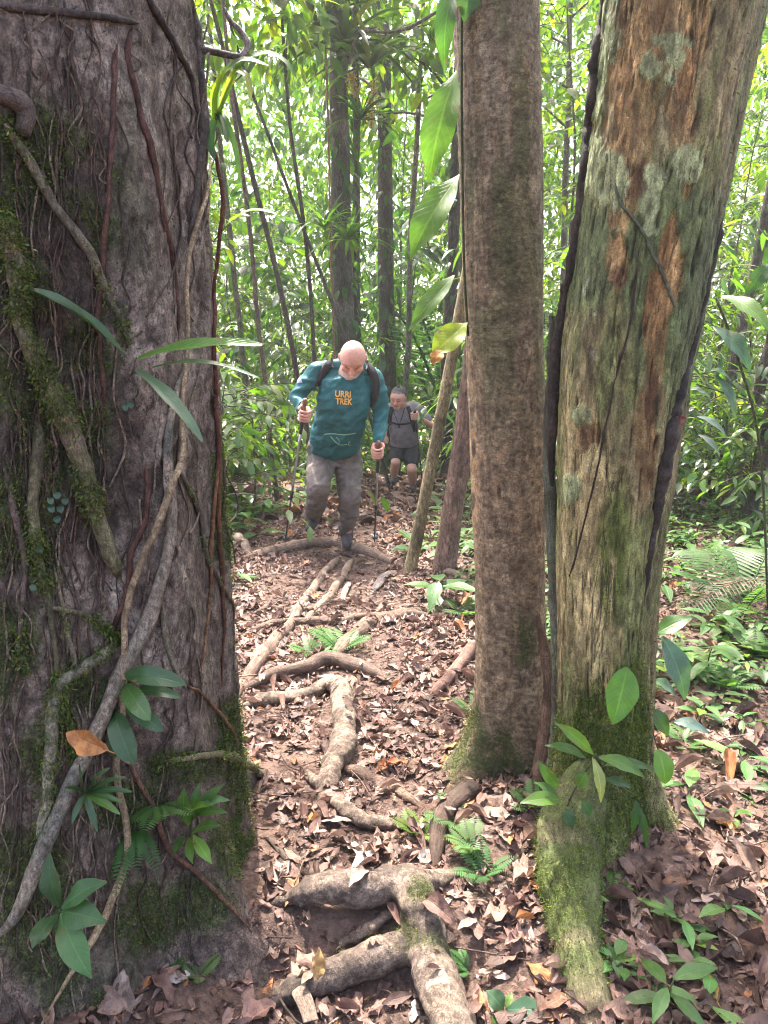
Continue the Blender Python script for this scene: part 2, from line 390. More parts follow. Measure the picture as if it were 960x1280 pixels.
# ------------------------------------------------------------------ ground and path
def axis_grid(parts):
    out = []
    for a, b, n in parts: out.append(np.linspace(a, b, n, endpoint=False))
    return np.concatenate(out + [[parts[-1][1]]])
gx = axis_grid([(-400, -40, 12), (-40, -8, 32), (-8, -2, 50), (-2, 2.6, 150), (2.6, 8, 45), (8, 40, 32), (40, 400, 12)])
gy = axis_grid([(-60, -6, 9), (-6, 0.9, 14), (0.9, 7.2, 210), (7.2, 14, 80), (14, 50, 50), (50, 700, 20)])
GX, GY = np.meshgrid(gx, gy)
GZ = hgt(GX, GY)
fine = (GX > -2) & (GX < 2.6) & (GY > 0.9) & (GY < 7.2)
pp = np.stack([GX, GY, 0*GX], -1)
GZ = GZ + fine*(0.018*fbm(pp*11, 3))
i = np.arange(GX.size).reshape(GX.shape)
q = np.stack([i[:-1, :-1], i[:-1, 1:], i[1:, 1:], i[1:, :-1]], -1).reshape(-1, 4)
V = np.stack([GX, GY, GZ], -1).reshape(-1, 3)
fc = V[q].mean(1)
edge = 0.46 + 0.16*fbm(fc*np.array((1.6, 1.6, 0)), 2) - 0.01*np.clip(fc[:, 1] - 3, 0, 12)
on_path = (np.abs(fc[:, 0] - path_x(fc[:, 1])) < edge) & (fc[:, 1] < 15) & (fc[:, 1] > -2)
for nm, sel in (('ground', ~on_path), ('path', on_path)):
    qq = q[sel]; used, inv = np.unique(qq, return_inverse=True)
    m = MB(); m.add(V[used], inv.reshape(-1, 4)); o = m.build(nm, M['soil']); o['kind'] = 'structure'
GROUND_BVH = BVHTree.FromPolygons([tuple(v) for v in V], [tuple(f) for f in q])
def gz(x, y):
    h = GROUND_BVH.ray_cast(Vector((x, y, 20)), Vector((0, 0, -1)))
    return h[0].z if h[0] is not None else -10.0
def gzs(x, y): return np.array([gz(a, b) for a, b in zip(x, y)])

# ------------------------------------------------------------------ the three big trunks
def px_of(P):
    d = P - CAM; f = d[..., 1]*CP - d[..., 2]*SP; u = d[..., 1]*SP + d[..., 2]*CP
    return 480 + FPX*d[..., 0]/f, 640 - FPX*u/f
def trunk_grid(axis, zs, nseg, flares=(), flute=0.0, nflute=7, rough=0.01, seed=0.0, squash=1.0, phase=0.0):
    A = np.asarray(axis, float); zs = np.asarray(zs, float)
    cx, cy_, r = (np.interp(zs, A[:, 0], A[:, k]) for k in (1, 2, 3))
    if len(A) > 2:   # soften the kinks of the axis
        def sm(v):
            k = np.ones(9)/9; return np.convolve(np.pad(v, 4, 'edge'), k, 'valid')
        cx, cy_, r = sm(cx), sm(cy_), sm(r)
    ph = np.linspace(0, 2*np.pi, nseg, endpoint=False)
    PH, Z = np.meshgrid(ph, zs); R = np.repeat(r[:, None], nseg, 1)
    D = np.stack([np.cos(PH), np.sin(PH)*squash, 0*PH], -1)
    base = np.stack([np.cos(PH)*0.4, np.sin(PH)*0.4, Z], -1) + seed
    R = R*(1 + flute*np.sin(PH*nflute + phase + 1.5*fbm(base*np.array((1, 1, 0.6)), 2)))
    R = R + R*0.10*fbm(base*np.array((3, 3, 1.1)), 3)
    for fa, amp, hh, wd in flares:
        d = np.angle(np.exp(1j*(PH - fa)))
        R = R + amp*np.exp(-np.clip(Z, -0.3, None)/hh)*np.exp(-(d/wd)**2)
    R = R + rough*fbm(base*np.array((26, 26, 9)), 4) + rough*0.5*fbm(base*np.array((70, 70, 40)), 2)
    P = np.stack([cx[:, None] + R*D[..., 0], cy_[:, None] + R*D[..., 1], Z], -1)
    return P, D, PH, Z, base
def grid_faces(n, s):
    i = np.arange(n*s).reshape(n, s); nx = np.roll(i, -1, 1)
    return np.stack([i[:-1], nx[:-1], nx[1:], i[1:]], -1).reshape(-1, 4)
def lerp(a, b, f): return np.asarray(a)*(1 - f[..., None]) + np.asarray(b)*f[..., None]
def blobmask(PX, PY, items, NZ, soft=0.35, warp=0.55):
    m = np.zeros_like(PX)
    for x, y, rx, ry in items:
        d = np.sqrt(((PX - x)/rx)**2 + ((PY - y)/ry)**2) + warp*NZ
        m = np.maximum(m, sstep(1 + soft/2, 1 - soft/2, d))
    return m
BVH = {}
def finish_trunk(key, P, C, D=None, root=None, mat=None):
    n, s = P.shape[:2]
    m = MB(); q = grid_faces(n, s); m.add(P.reshape(-1, 3), q, None, C.reshape(-1, 3))
    o = m.build('trunk', mat, root)
    BVH[key] = BVHTree.FromPolygons([tuple(v) for v in P.reshape(-1, 3)], [tuple(f) for f in q])
    return o
def moss_tufts(P, N, mask, n, rs, size=(0.004, 0.010), base=(0.055, 0.082, 0.018), hang=0.3):
    """short moss shoots standing on the masked part of a surface"""
    mk = (mask/ mask.sum()).ravel(); idx = rs.choice(mk.size, n, p=mk)
    O = P.reshape(-1, 3)[idx] + rs.randn(n, 3)*0.006; Nn = nrm(N.reshape(-1, 3)[idx])
    D = nrm(Nn + rs.randn(n, 3)*0.55 + np.array((0, 0, -hang)))
    m = MB(); n = int(n); c = greens(rs, n, base, 0.5, 0.12)
    scatter(m, leaf_tpl(2, 1, 0.45, 0.5, 0.0, 0.4), O, D, nrm(rs.randn(n, 3)), rs.uniform(*size, n), c)
    return m
def normals(P):
    du = np.roll(P, -1, 1) - np.roll(P, 1, 1); dv = np.gradient(P, axis=0); return nrm(np.cross(du, dv))

zs_main = np.concatenate([np.linspace(-0.25, 2.75, 330), np.linspace(2.9, 11, 30)])
# --- wide trunk on the left of the trail
LT = thing('strangler_tree', 'massive grey buttressed tree trunk wrapped in roots and vines, at the left edge of trail', 'tree', (-0.94, 2.1, 0))
P, D, PH, Z, B = trunk_grid([(-0.3, -0.95, 2.1, 0.56), (0, -0.95, 2.1, 0.53), (0.4, -0.945, 2.1, 0.50), (1.2, -0.94, 2.1, 0.485), (2.5, -0.97, 2.1, 0.475), (4, -1.0, 2.2, 0.45), (11, -1.2, 2.6, 0.28)],
    zs_main, 420, flares=((-0.45, 0.11, 0.2, 0.30), (-1.5, 0.16, 0.2, 0.28), (-1.05, 0.07, 0.15, 0.2), (-2.3, 0.2, 0.4, 0.3), (1.0, 0.2, 0.3, 0.3)), flute=0.028, nflute=9, rough=0.011, seed=3.1)
PX, PY = px_of(P); n1 = fbm(B*np.array((5, 5, 3)), 4); n2 = fbm(B*np.array((14, 14, 9)) + 9, 4); n3 = fbm(B*np.array((30, 30, 12)) + 4, 3)
C = lerp((0.165, 0.132, 0.112), (0.245, 0.205, 0.178), sstep(-0.35, 0.35, n1 + 0.5*n2))
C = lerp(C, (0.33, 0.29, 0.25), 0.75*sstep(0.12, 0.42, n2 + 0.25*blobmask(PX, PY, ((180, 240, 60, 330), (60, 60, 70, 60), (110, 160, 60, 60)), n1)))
C = lerp(C, (0.08, 0.056, 0.046), 0.8*sstep(0.10, 0.5, n3 - 0.1 + 0.25*n1))
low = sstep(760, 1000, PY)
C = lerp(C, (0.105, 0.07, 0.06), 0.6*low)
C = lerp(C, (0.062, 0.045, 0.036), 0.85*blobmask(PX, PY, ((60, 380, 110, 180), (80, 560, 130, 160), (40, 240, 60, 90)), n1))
mossL = np.clip(blobmask(PX, PY, ((180, 1150, 45, 60), (60, 950, 60, 70), (30, 1100, 60, 90), (290, 940, 30, 70), (300, 1060, 40, 40), (110, 850, 45, 45), (20, 600, 60, 120), (285, 640, 18, 90), (120, 480, 50, 140), (70, 260, 80, 120), (15, 820, 40, 90), (110, 1230, 60, 40), (60, 1180, 50, 50), (240, 1130, 50, 40), (150, 1010, 60, 30), (230, 960, 40, 20), (30, 700, 50, 60), (10, 480, 30, 90)), n1, 0.6, 0.9), 0, 1)
C = lerp(C, (0.058, 0.072, 0.022), 0.85*mossL*sstep(-0.25, 0.25, n2 + 0.15))
C = lerp(C, (0.085, 0.10, 0.06), 0.5*sstep(0.2, 0.5, fbm(B*np.array((7, 7, 2)) + 31, 3)))
P = P + nrm(D)*(-0.006*sstep(0.1, 0.5, n3))[..., None]
C = C*np.array((1.02, 0.99, 0.95))
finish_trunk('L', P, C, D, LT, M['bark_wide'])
rs = np.random.RandomState(5)
N_L = normals(P); facing = np.einsum('...k,...k', N_L, CAM - P) > 0
mo = moss_tufts(P, N_L, (mossL**2*(n2 > -0.2) + 0.012)*facing*(Z < 2.7)*(Z > 0), 36000, rs).build('moss', M['moss'], LT); mo['kind'] = 'stuff'

# --- straight brown trunk between trail and worn trunk
MT = thing('brown_tree', 'straight reddish brown trunk with a pale scraped strip, mossy only at its foot', 'tree', (0.483, 2.6, 0))
P, D, PH, Z, B = trunk_grid([(-0.3, 0.495, 2.6, 0.13), (0, 0.485, 2.6, 0.124), (0.7, 0.445, 2.6, 0.122), (2.57, 0.342, 2.6, 0.128), (5, 0.2, 2.7, 0.11), (11, 0.0, 3.0, 0.06)],
    zs_main, 240, flares=((math.radians(-145), 0.25, 0.16, 0.36), (math.radians(-60), 0.09, 0.2, 0.35), (math.radians(175), 0.18, 0.14, 0.35), (math.radians(-95), 0.07, 0.10, 0.3), (math.radians(60), 0.1, 0.1, 0.4)), flute=0.02, nflute=3, rough=0.004, seed=11.7)
PX, PY = px_of(P); n1 = fbm(B*np.array((7, 7, 6)), 4); n2 = fbm(B*np.array((20, 20, 24)) + 9, 4); n3 = fbm(B*np.array((34, 34, 90)) + 4, 3)
C = lerp((0.21, 0.155, 0.108), (0.31, 0.24, 0.175), sstep(-0.3, 0.3, n2))
C = lerp(C, (0.245, 0.215, 0.175), 0.6*sstep(330, 120, PY)*sstep(-0.3, 0.3, n1 + n2*0.4))
C = lerp(C, (0.085, 0.085, 0.042), 0.75*sstep(0.0, 0.4, n1)*sstep(470, 380, PY)*sstep(90, 200, PY))
C = lerp(C, (0.075, 0.05, 0.04), 0.65*sstep(0.08, 0.4, n3))
C = lerp(C, (0.23, 0.17, 0.125), 0.5*sstep(350, 380, PY)*sstep(440, 400, PY))
C = lerp(C, (0.36, 0.25, 0.165), 0.9*blobmask(PX, PY, ((590, 600, 9, 68), (622, 612, 6, 20), (626, 570, 5, 8), (643, 498, 12, 5), (648, 640, 5, 26), (604, 570, 5, 8), (632, 560, 3, 5)), n2, 0.3, 0.35))
C = lerp(C, (0.045, 0.03, 0.022), 0.8*blobmask(PX, PY, ((624, 615, 3, 9), (592, 560, 3, 10), (591, 628, 3, 12)), n2, 0.3, 0.3))
mossM = np.clip(blobmask(PX, PY, ((600, 960, 50, 55), (590, 920, 18, 40), (660, 990, 30, 40), (655, 800, 20, 30)), n1, 0.6, 0.6), 0, 1)
C = lerp(C, (0.060, 0.078, 0.024), 0.85*mossM*sstep(-0.3, 0.2, n2 + 0.1))
C = lerp(C, (0.09, 0.06, 0.045), 0.5*sstep(900, 1000, PY)*(1 - mossM))
C = lerp(C, (0.30, 0.32, 0.27), 0.7*sstep(0.5, 0.62, fbm(B*np.array((16, 16, 16)) + 50, 3))*sstep(300, 100, PY))
C = lerp(C, (0.115, 0.125, 0.062), 0.6*sstep(-0.1, 0.3, fbm(B*np.array((6, 6, 4)) + 90, 4))*sstep(620, 420, PY)); C = C*np.array((1.04, 0.98, 0.85))
finish_trunk('M', P, C, D, MT, M['bark_mid'])
N_M = normals(P); facing = np.einsum('...k,...k', N_M, CAM - P) > 0
mo = moss_tufts(P, N_M, (mossM**2*(Z < 0.3) + 0.004)*facing*(Z < 2.7), 7000, rs, (0.0035, 0.009)).build('moss', M['moss'], MT); mo['kind'] = 'stuff'

# --- worn leaning trunk on the right
RT = thing('worn_tree', 'leaning old trunk with orange bare wood, pale lichen and a moss covered foot', 'tree', (0.73, 2.3, 0))
P, D, PH, Z, B = trunk_grid([(-0.3, 0.70, 2.3, 0.19), (0, 0.705, 2.3, 0.165), (0.38, 0.708, 2.3, 0.146), (0.91, 0.686, 2.3, 0.157), (1.51, 0.700, 2.3, 0.188), (2.456, 0.80, 2.3, 0.212), (5, 1.12, 2.5, 0.19), (11, 1.6, 2.9, 0.1)],
    zs_main, 300, flares=((math.radians(-102), 0.24, 0.17, 0.36), (math.radians(-25), 0.17, 0.13, 0.35), (math.radians(-155), 0.12, 0.12, 0.35), (math.radians(90), 0.1, 0.1, 0.4)), flute=0.045, nflute=5, rough=0.008, seed=23.3, phase=2.0)
PX, PY = px_of(P); n1 = fbm(B*np.array((8, 8, 4)), 4); n2 = fbm(B*np.array((22, 22, 9)) + 9, 4); n3 = fbm(B*np.array((60, 60, 10)) + 4, 3)
# px of the leaning axis: shift so that patches follow the lean
C = lerp((0.19, 0.16, 0.088), (0.36, 0.30, 0.175), sstep(-0.35, 0.35, n2 + 0.3*n1))
gm = sstep(-0.12, 0.3, n1 + 0.12 + 0.25*n2)
C = lerp(C, (0.135, 0.165, 0.06), 0.8*gm)
C = lerp(C, (0.10, 0.135, 0.06), 0.9*blobmask(PX, PY, ((730, 320, 42, 70), (800, 100, 26, 36), (850, 360, 70, 150), (800, 340, 26, 60), (760, 60, 20, 110)), n1, 0.5, 0.6))
ochre = blobmask(PX, PY, ((735, 700, 32, 150), (725, 560, 22, 60), (760, 860, 18, 80), (745, 800, 24, 60)), n2, 0.6, 0.9)
C = lerp(C, (0.46, 0.37, 0.20), 0.85*ochre)
wood = blobmask(PX, PY, ((800, 60, 34, 100), (785, 170, 30, 70), (775, 240, 26, 60), (772, 320, 17, 36), (845, 40, 30, 60), (855, 150, 16, 90), (838, 330, 14, 60), (822, 420, 14, 70), (806, 560, 13, 60), (730, 545, 17, 20), (880, 30, 14, 60)), n2, 0.22, 0.75)
wc = lerp((0.22, 0.12, 0.055), (0.48, 0.32, 0.16), sstep(-0.35, 0.45, n3 + 0.6*n2))
wood = wood*(0.55 + 0.45*sstep(-0.35, 0.1, n3 + 0.7*n1)); C = C*(1 - wood[..., None]) + wc*wood[..., None]
C = lerp(C, (0.10, 0.045, 0.028), 0.7*blobmask(PX, PY, ((733, 548, 10, 16), (795, 225, 22, 26), (772, 345, 14, 12), (820, 500, 12, 30)), n2, 0.5, 0.6))
lich = blobmask(PX, PY, ((757, 225, 22, 34), (741, 195, 12, 26), (810, 82, 14, 16), (842, 68, 12, 16), (838, 98, 7, 8), (862, 205, 18, 22), (820, 222, 13, 13), (812, 258, 13, 16), (815, 288, 11, 9), (752, 40, 16, 40), (835, 50, 25, 9), (712, 612, 12, 16), (725, 520, 12, 10), (745, 130, 10, 20)), 0.6*n2 + 0.9*n1 + 0.5*fbm(B*np.array((45, 45, 45)) + 3, 3), 0.12, 0.8)
C = lerp(C, (0.30, 0.345, 0.20), 0.9*lich)
C = lerp(C, (0.04, 0.032, 0.022), 0.85*sstep(0.22, 0.5, n3 + 0.15*n1)*(1 - lich))
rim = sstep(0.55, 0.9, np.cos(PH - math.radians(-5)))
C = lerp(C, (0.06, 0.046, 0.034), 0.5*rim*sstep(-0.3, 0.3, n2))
C = lerp(C, (0.35, 0.36, 0.31), 0.8*sstep(0.48, 0.58, fbm(B*np.array((40, 40, 30)) + 70, 2))*blobmask(PX, PY, ((725, 420, 50, 90), (730, 480, 30, 60)), n1))
mossR = np.clip(blobmask(PX, PY, ((760, 1000, 50, 130), (715, 1180, 34, 80), (790, 920, 22, 130), (800, 1060, 40, 60), (770, 690, 20, 80), (690, 1110, 30, 50), (735, 960, 40, 90)), n1, 0.7, 0.7), 0, 1)
C = lerp(C, (0.082, 0.11, 0.024), 0.88*mossR*sstep(-0.35, 0.15, n2 + 0.1))
P = P + nrm(D)*(-0.010*wood + 0.004*lich - 0.006*sstep(0.22, 0.5, n3))[..., None]
C = C*np.array((1.28, 1.25, 1.08))
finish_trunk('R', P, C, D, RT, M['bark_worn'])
N_R = normals(P); facing = np.einsum('...k,...k', N_R, CAM - P) > 0
mo = moss_tufts(P, N_R, (mossR**2*sstep(1.0, 0.35, Z) + 0.006)*facing*(Z < 2.7), 26000, rs, (0.004, 0.011), (0.075, 0.108, 0.018), 0.6).build('moss', M['moss'], RT); mo['kind'] = 'stuff'
# root that runs from its foot towards the camera
rt = MB(); pts = [np.array((0.70, 2.23, 0.33))] + [gp(x, y) for x, y in ((716, 1060), (710, 1100), (714, 1145), (722, 1195), (736, 1245), (752, 1300))]
pts = np.array(pts); pts[:, 2] += (0, 0.10, 0.065, 0.04, 0.02, 0.0, -0.05)
cc = catmull(pts, 60); k1 = fbm(cc*14, 3)
tube(rt, np.column_stack([cc]), np.interp(np.linspace(0, 1, 60), (0, 0.2, 0.35, 0.65, 1), (0.05, 0.105, 0.088, 0.064, 0.05)), 26, None, lerp((0.18, 0.14, 0.085), (0.085, 0.105, 0.03), sstep(-0.4, 0.15, k1)*sstep(0.95, 0.7, np.linspace(0, 1, 60))), 0.22, 22)
rr = rt.build('root', M['root'], RT)
Pm = rt.V[0][:-2].reshape(60, 26, 3); Nm = nrm(Pm - cc[:, None]); mk = np.clip(Nm[..., 2], 0, 1)*sstep(-0.3, 0.2, fbm(Pm*12, 3))*sstep(0.85, 0.6, np.linspace(0, 1, 60))[:, None]
mo = moss_tufts(Pm, Nm, (mk + 0.25*(Nm[..., 1] < 0.3))*sstep(0.92, 0.68, np.linspace(0, 1, 60))[:, None] + 1e-6, 13000, rs, (0.003, 0.008), (0.08, 0.115, 0.02), 0.0).build('moss', M['moss'], rr); mo['kind'] = 'stuff'

def surf(key, px, py):
    d = ray(px, py); h = BVH[key].ray_cast(Vector(CAM), Vector(d))
    return (None, None) if h[0] is None else (np.array(h[0]), np.array(h[1]))
def on_trunk(key, pts, lift=0.0, n=60):
    """a photo polyline laid onto a trunk's surface"""
    S = catmull(np.array([(p[0], p[1], p[2] if len(p) > 2 else 4) for p in pts], float), n)
    out, R, last = [], [], None
    for x, y, w_ in S:
        p, nn = surf(key, x, y)
        if p is None:
            Y = last[1] if last is not None else None
            out.append(None if Y is None else at(x, y, Y)); R.append(None if Y is None else w_*pxs(at(x, y, Y))/2)
            continue
        r = w_*pxs(p)/2; out.append(p + nn*(r*0.55 + lift)); R.append(r); last = out[-1]
    k0 = next(i for i, v in enumerate(out) if v is not None)
    for i in range(k0): out[i] = at(S[i, 0], S[i, 1], out[k0][1]); R[i] = S[i, 2]*pxs(out[i])/2
    O = np.array(out); ker = np.ones(5)/5
    for k in range(3): O[:, k] = np.convolve(np.pad(O[:, k], 2, 'edge'), ker, 'valid')
    return O, np.array(R)
# ------------------------------------------------------------------ vines and roots on the wide trunk
def vine(label, pts, color, mat='vine', name='vine', cat='vine', lift=0.0, n=90, key='L', seg=9, bump=0.12, group=None, moss=0, col2=None):
    O, R = on_trunk(key, pts, lift, n)
    O = O + 0.006*np.stack([fbm(O*13 + 3, 3), fbm(O*13 + 8, 3), 0*O[:, 0]], -1)
    tt = np.linspace(0, 1, len(O)); en = np.maximum(sstep(0.12, 0, tt), sstep(0.88, 1, tt)); nn_ = nrm(CAM - O)
    O = O - nn_*(en**2*R*1.6)[:, None]; R = R*(1 - 0.7*en**1.5)*(1 + 0.22*fbm(O*7 + 11, 2))
    m = MB(); k = fbm(O*12 + len(label), 3)
    cc = lerp(color, col2 if col2 is not None else np.array(color)*0.62, sstep(-0.1, 0.4, k))
    tube(m, O, np.maximum(R, 0.0012), seg, None, cc, bump, 40, knots=0.25)
    o = m.build(name, M[mat], None, O[len(O)//2]); tag(o, label, cat, group)
    if moss:
        moss = int(moss*2)
        Pm = m.V[0][:-2].reshape(len(O), seg, 3); Nm = nrm(Pm - O[:, None])
        mk = sstep(-0.25, 0.25, fbm(Pm*9 + len(label), 3))*(np.einsum('...k,...k', Nm, CAM - Pm) > 0) + 1e-6
        b = moss_tufts(Pm, Nm, mk, moss, rs, (0.004, 0.012), (0.075, 0.10, 0.025), 0.6).build('moss', M['moss'], o); b['kind'] = 'stuff'
    return o
GREY = (0.27, 0.225, 0.175); TAN = (0.34, 0.255, 0.155); RED = (0.105, 0.048, 0.036); DARK = (0.075, 0.055, 0.048); OLIVE = (0.15, 0.135, 0.075)
vine('long thin pale vine hanging over the whole height of the wide trunk', [(262, 170, 4), (250, 240, 5), (243, 270, 5), (228, 310, 6), (222, 380, 6), (222, 455, 6), (217, 520, 6), (220, 560, 8), (208, 600, 9), (190, 660, 9), (165, 725, 8), (157, 770, 7), (154, 850, 8), (140, 930, 9), (143, 975, 9), (150, 1040, 9), (147, 1080, 9), (128, 1140, 10), (95, 1200, 10), (48, 1290, 11)], TAN, lift=0.022)
vine('thick grey liana slanting down to the lower left across the wide trunk', [(232, 440, 7), (214, 500, 9), (205, 560, 11), (210, 620, 14), (208, 680, 15), (190, 760, 17), (165, 810, 18), (140, 860, 18), (100, 950, 19), (62, 1040, 19), (25, 1130, 18), (-10, 1180, 18)], GREY, lift=0.006, col2=(0.16, 0.155, 0.13))
vine('moss covered root winding down the dark left side of wide trunk', [(-6, 250, 20), (14, 300, 22), (20, 350, 22), (22, 400, 20), (48, 460, 22), (80, 520, 26), (105, 585, 24), (120, 640, 22), (138, 690, 20), (152, 725, 18)], OLIVE, lift=0.006, moss=2600, seg=14, col2=(0.22, 0.165, 0.125), name='aerial_root', cat='root')
vine('olive brown root slanting from the knot down to the middle of wide trunk', [(-4, 140, 9), (18, 175, 11), (48, 222, 11), (78, 270, 11), (110, 315, 11), (130, 365, 10), (150, 400, 8), (160, 430, 6)], (0.17, 0.145, 0.10), lift=0.003, name='aerial_root', cat='root', moss=300)
vine('straight dark red root running down the upper middle of wide trunk', [(146, 38, 6), (143, 90, 7), (141, 140, 7), (137, 200, 7), (132, 270, 7), (126, 330, 7), (124, 400, 6), (128, 470, 6), (132, 520, 6)], RED, name='aerial_root', cat='root')
vine('curved reddish root with forked foot on bare grey bark of wide trunk', [(166, 32, 8), (158, 60, 9), (165, 100, 9), (176, 150, 9), (190, 200, 9), (200, 250, 8), (210, 300, 7), (218, 345, 6), (221, 380, 5), (222, 440, 4)], RED, name='aerial_root', cat='root')
vine('dark root crossing the top of wide trunk towards its right edge', [(178, -10, 8), (195, 20, 9), (212, 48, 9), (225, 72, 8), (238, 100, 7), (246, 150, 6)], DARK, name='aerial_root', cat='root')
vine('twisted dark root bundle along the upper right rim of wide trunk', [(238, -10, 9), (247, 60, 12), (250, 110, 13), (252, 160, 13), (246, 220, 10), (240, 270, 7), (232, 310, 6)], (0.12, 0.095, 0.08), name='aerial_root', cat='root', seg=12, bump=0.3)
vine('thin red root bowing out along the right rim of wide trunk', [(262, 165, 3), (270, 195, 5), (278, 240, 5), (280, 262, 5), (274, 300, 5), (268, 360, 5), (264, 420, 5), (267, 500, 6), (271, 560, 6), (270, 640, 6), (274, 700, 6), (277, 780, 5), (276, 880, 5)], (0.13, 0.05, 0.03), name='aerial_root', cat='root', lift=0.004)
vine('orange brown hair root beside the red one low on wide trunk', [(272, 540, 4), (266, 620, 5), (261, 690, 5), (262, 730, 4), (255, 790, 3), (248, 850, 3)], (0.2, 0.095, 0.045), name='aerial_root', cat='root', lift=0.004)
vine('horizontal dark root belt across the top of wide trunk', [(-6, 8, 8), (30, 12, 9), (70, 16, 9), (110, 20, 8), (150, 25, 8), (172, 30, 7)], DARK, name='aerial_root', cat='root')
vine('mossy root hanging on the far left of wide trunk at mid height', [(48, 510, 14), (46, 580, 14), (42, 640, 13), (48, 700, 13), (60, 760, 9), (70, 840, 6), (85, 900, 6), (92, 960, 6)], OLIVE, name='aerial_root', cat='root', moss=1500, seg=12)
vine('slim grey brown root at the very left, below the mossy ones', [(2, 560, 7), (18, 640, 8), (32, 700, 8), (28, 740, 6), (24, 790, 6), (26, 840, 5)], (0.14, 0.10, 0.085), name='aerial_root', cat='root', moss=250)
vine('red brown root crossing behind the pale vine low on wide trunk', [(180, 570, 6), (184, 610, 6), (180, 655, 7), (165, 690, 8), (160, 730, 7), (148, 770, 7), (128, 810, 7), (112, 840, 6)], RED, name='aerial_root', cat='root')
vine('short pale mossy bent root near the brown dead leaf', [(142, 800, 10), (118, 822, 13), (100, 835, 13), (76, 852, 13), (64, 890, 14), (60, 940, 14), (56, 1000, 14), (48, 1060, 12)], (0.27, 0.25, 0.18), name='aerial_root', cat='root', moss=700, seg=12, lift=0.004)
vine('thin red brown vine from the oblong leaves down into the soil', [(138, 905, 4), (150, 925, 5), (168, 968, 6), (190, 1008, 7), (205, 1055, 7), (225, 1075, 7), (255, 1100, 6), (285, 1130, 5), (315, 1170, 4)], (0.15, 0.075, 0.05), lift=0.006)
vine('mossy twig arching out sideways from the base of wide trunk', [(195, 950, 5), (230, 945, 7), (265, 942, 8), (295, 948, 9), (318, 968, 8), (340, 985, 7), (350, 1020, 7), (353, 1060, 6)], (0.2, 0.18, 0.10), lift=0.01, moss=500, name='aerial_root', cat='root')
vine('thin dark root down the right part of wide trunk above the litter', [(215, 575, 4), (232, 610, 6), (248, 645, 7), (255, 690, 6), (268, 720, 6), (282, 745, 5), (292, 770, 4), (290, 850, 4)], (0.13, 0.105, 0.08), name='aerial_root', cat='root', lift=0.003, moss=120)
vine('thin brown twig hooking around the lower right rim of wide trunk', [(232, 855, 3), (250, 868, 4), (270, 890, 4), (288, 915, 4), (294, 940, 4)], (0.2, 0.105, 0.055), lift=0.006)
vine('small forked grey root at the foot of oblong leaves', [(200, 755, 6), (205, 790, 7), (215, 825, 6), (225, 850, 5), (232, 860, 4)], (0.2, 0.18, 0.13), name='aerial_root', cat='root')
vine('thin grey rootlet hanging from the moss at lower left', [(66, 700, 4), (74, 745, 5), (84, 790, 6), (92, 830, 6), (98, 845, 6)], (0.25, 0.21, 0.15), name='aerial_root', cat='root', moss=150)
vine('short mossy side root pointing right, low on the trunk', [(50, 758, 6), (80, 762, 7), (110, 770, 7), (138, 790, 6), (150, 800, 4)], OLIVE, name='aerial_root', cat='root', moss=500)
# the knot at the upper left and a mesh of fine rootlets are parts of the tree
kb = MB(); O, R = on_trunk('L', [(-8, 118, 22), (14, 125, 26), (27, 138, 26), (30, 155, 22), (26, 172, 14)], 0.0, 40)
tube(kb, O, R, 18, None, (0.12, 0.095, 0.08), 0.3, 18); kb.build('knot', M['root'], LT)
rl = MB()
for k in range(230):
    x, y = rs.uniform(-5, 292), rs.uniform(-10, 1130)
    if x > 130 and rs.rand() < 0.6: x = rs.uniform(0, 130)
    ln = rs.uniform(50, 260); nn = 7
    pts = [(x + rs.randn()*4 + np.sin(j*1.3 + k)*rs.uniform(2, 10) + rs.uniform(-6, 6)*j/3, y + ln*j/nn, rs.uniform(0.8, 2.6)) for j in range(nn + 1)]
    pts = [(p[0], p[1], p[2]) for p in pts if p[0] < 300]
    if len(pts) < 4: continue
    try: O, R = on_trunk('L', pts, 0.004, 22)
    except StopIteration: continue
    tube(rl, O, np.maximum(R*1.3, 0.0009), 5, None, np.array(((0.10, 0.06, 0.045), (0.07, 0.05, 0.04), (0.2, 0.155, 0.11))[k % 3]))
o = rl.build('rootlets', M['vine'], LT); o['kind'] = 'stuff'

# ------------------------------------------------------------------ along the other two trunks
vine('dark rough liana clinging to the left edge of worn trunk', [(754, -20, 12), (748, 60, 14), (740, 140, 14), (731, 220, 13), (723, 290, 14), (714, 340, 13), (704, 390, 14), (696, 430, 15), (692, 500, 12), (690, 560, 10), (691, 640, 8)], (0.062, 0.044, 0.036), key='R', name='liana', lift=-0.005, n=140, seg=16, bump=0.5)
vine('dark split bark liana along the right edge of worn trunk', [(912, 215, 4), (902, 280, 9), (890, 335, 10), (870, 420, 10), (848, 500, 15), (832, 570, 18), (821, 640, 13), (812, 700, 10), (803, 760, 6)], (0.045, 0.034, 0.028), key='R', name='liana', lift=-0.008, n=140, seg=16, bump=0.6)
vine('dark thread of vine slanting across the face of worn trunk', [(800, 300, 2.5), (788, 400, 2.5), (770, 470, 2.5), (752, 560, 2.5), (738, 620, 2.5), (722, 690, 2.5), (712, 722, 2.5)], (0.05, 0.03, 0.025), key='R', lift=0.001)
vine('thin green grey vine across the lichen of worn trunk', [(768, 225, 3), (775, 250, 4), (800, 285, 4), (818, 320, 4), (832, 350, 4), (846, 390, 4)], (0.10, 0.11, 0.07), key='R', lift=0.001)
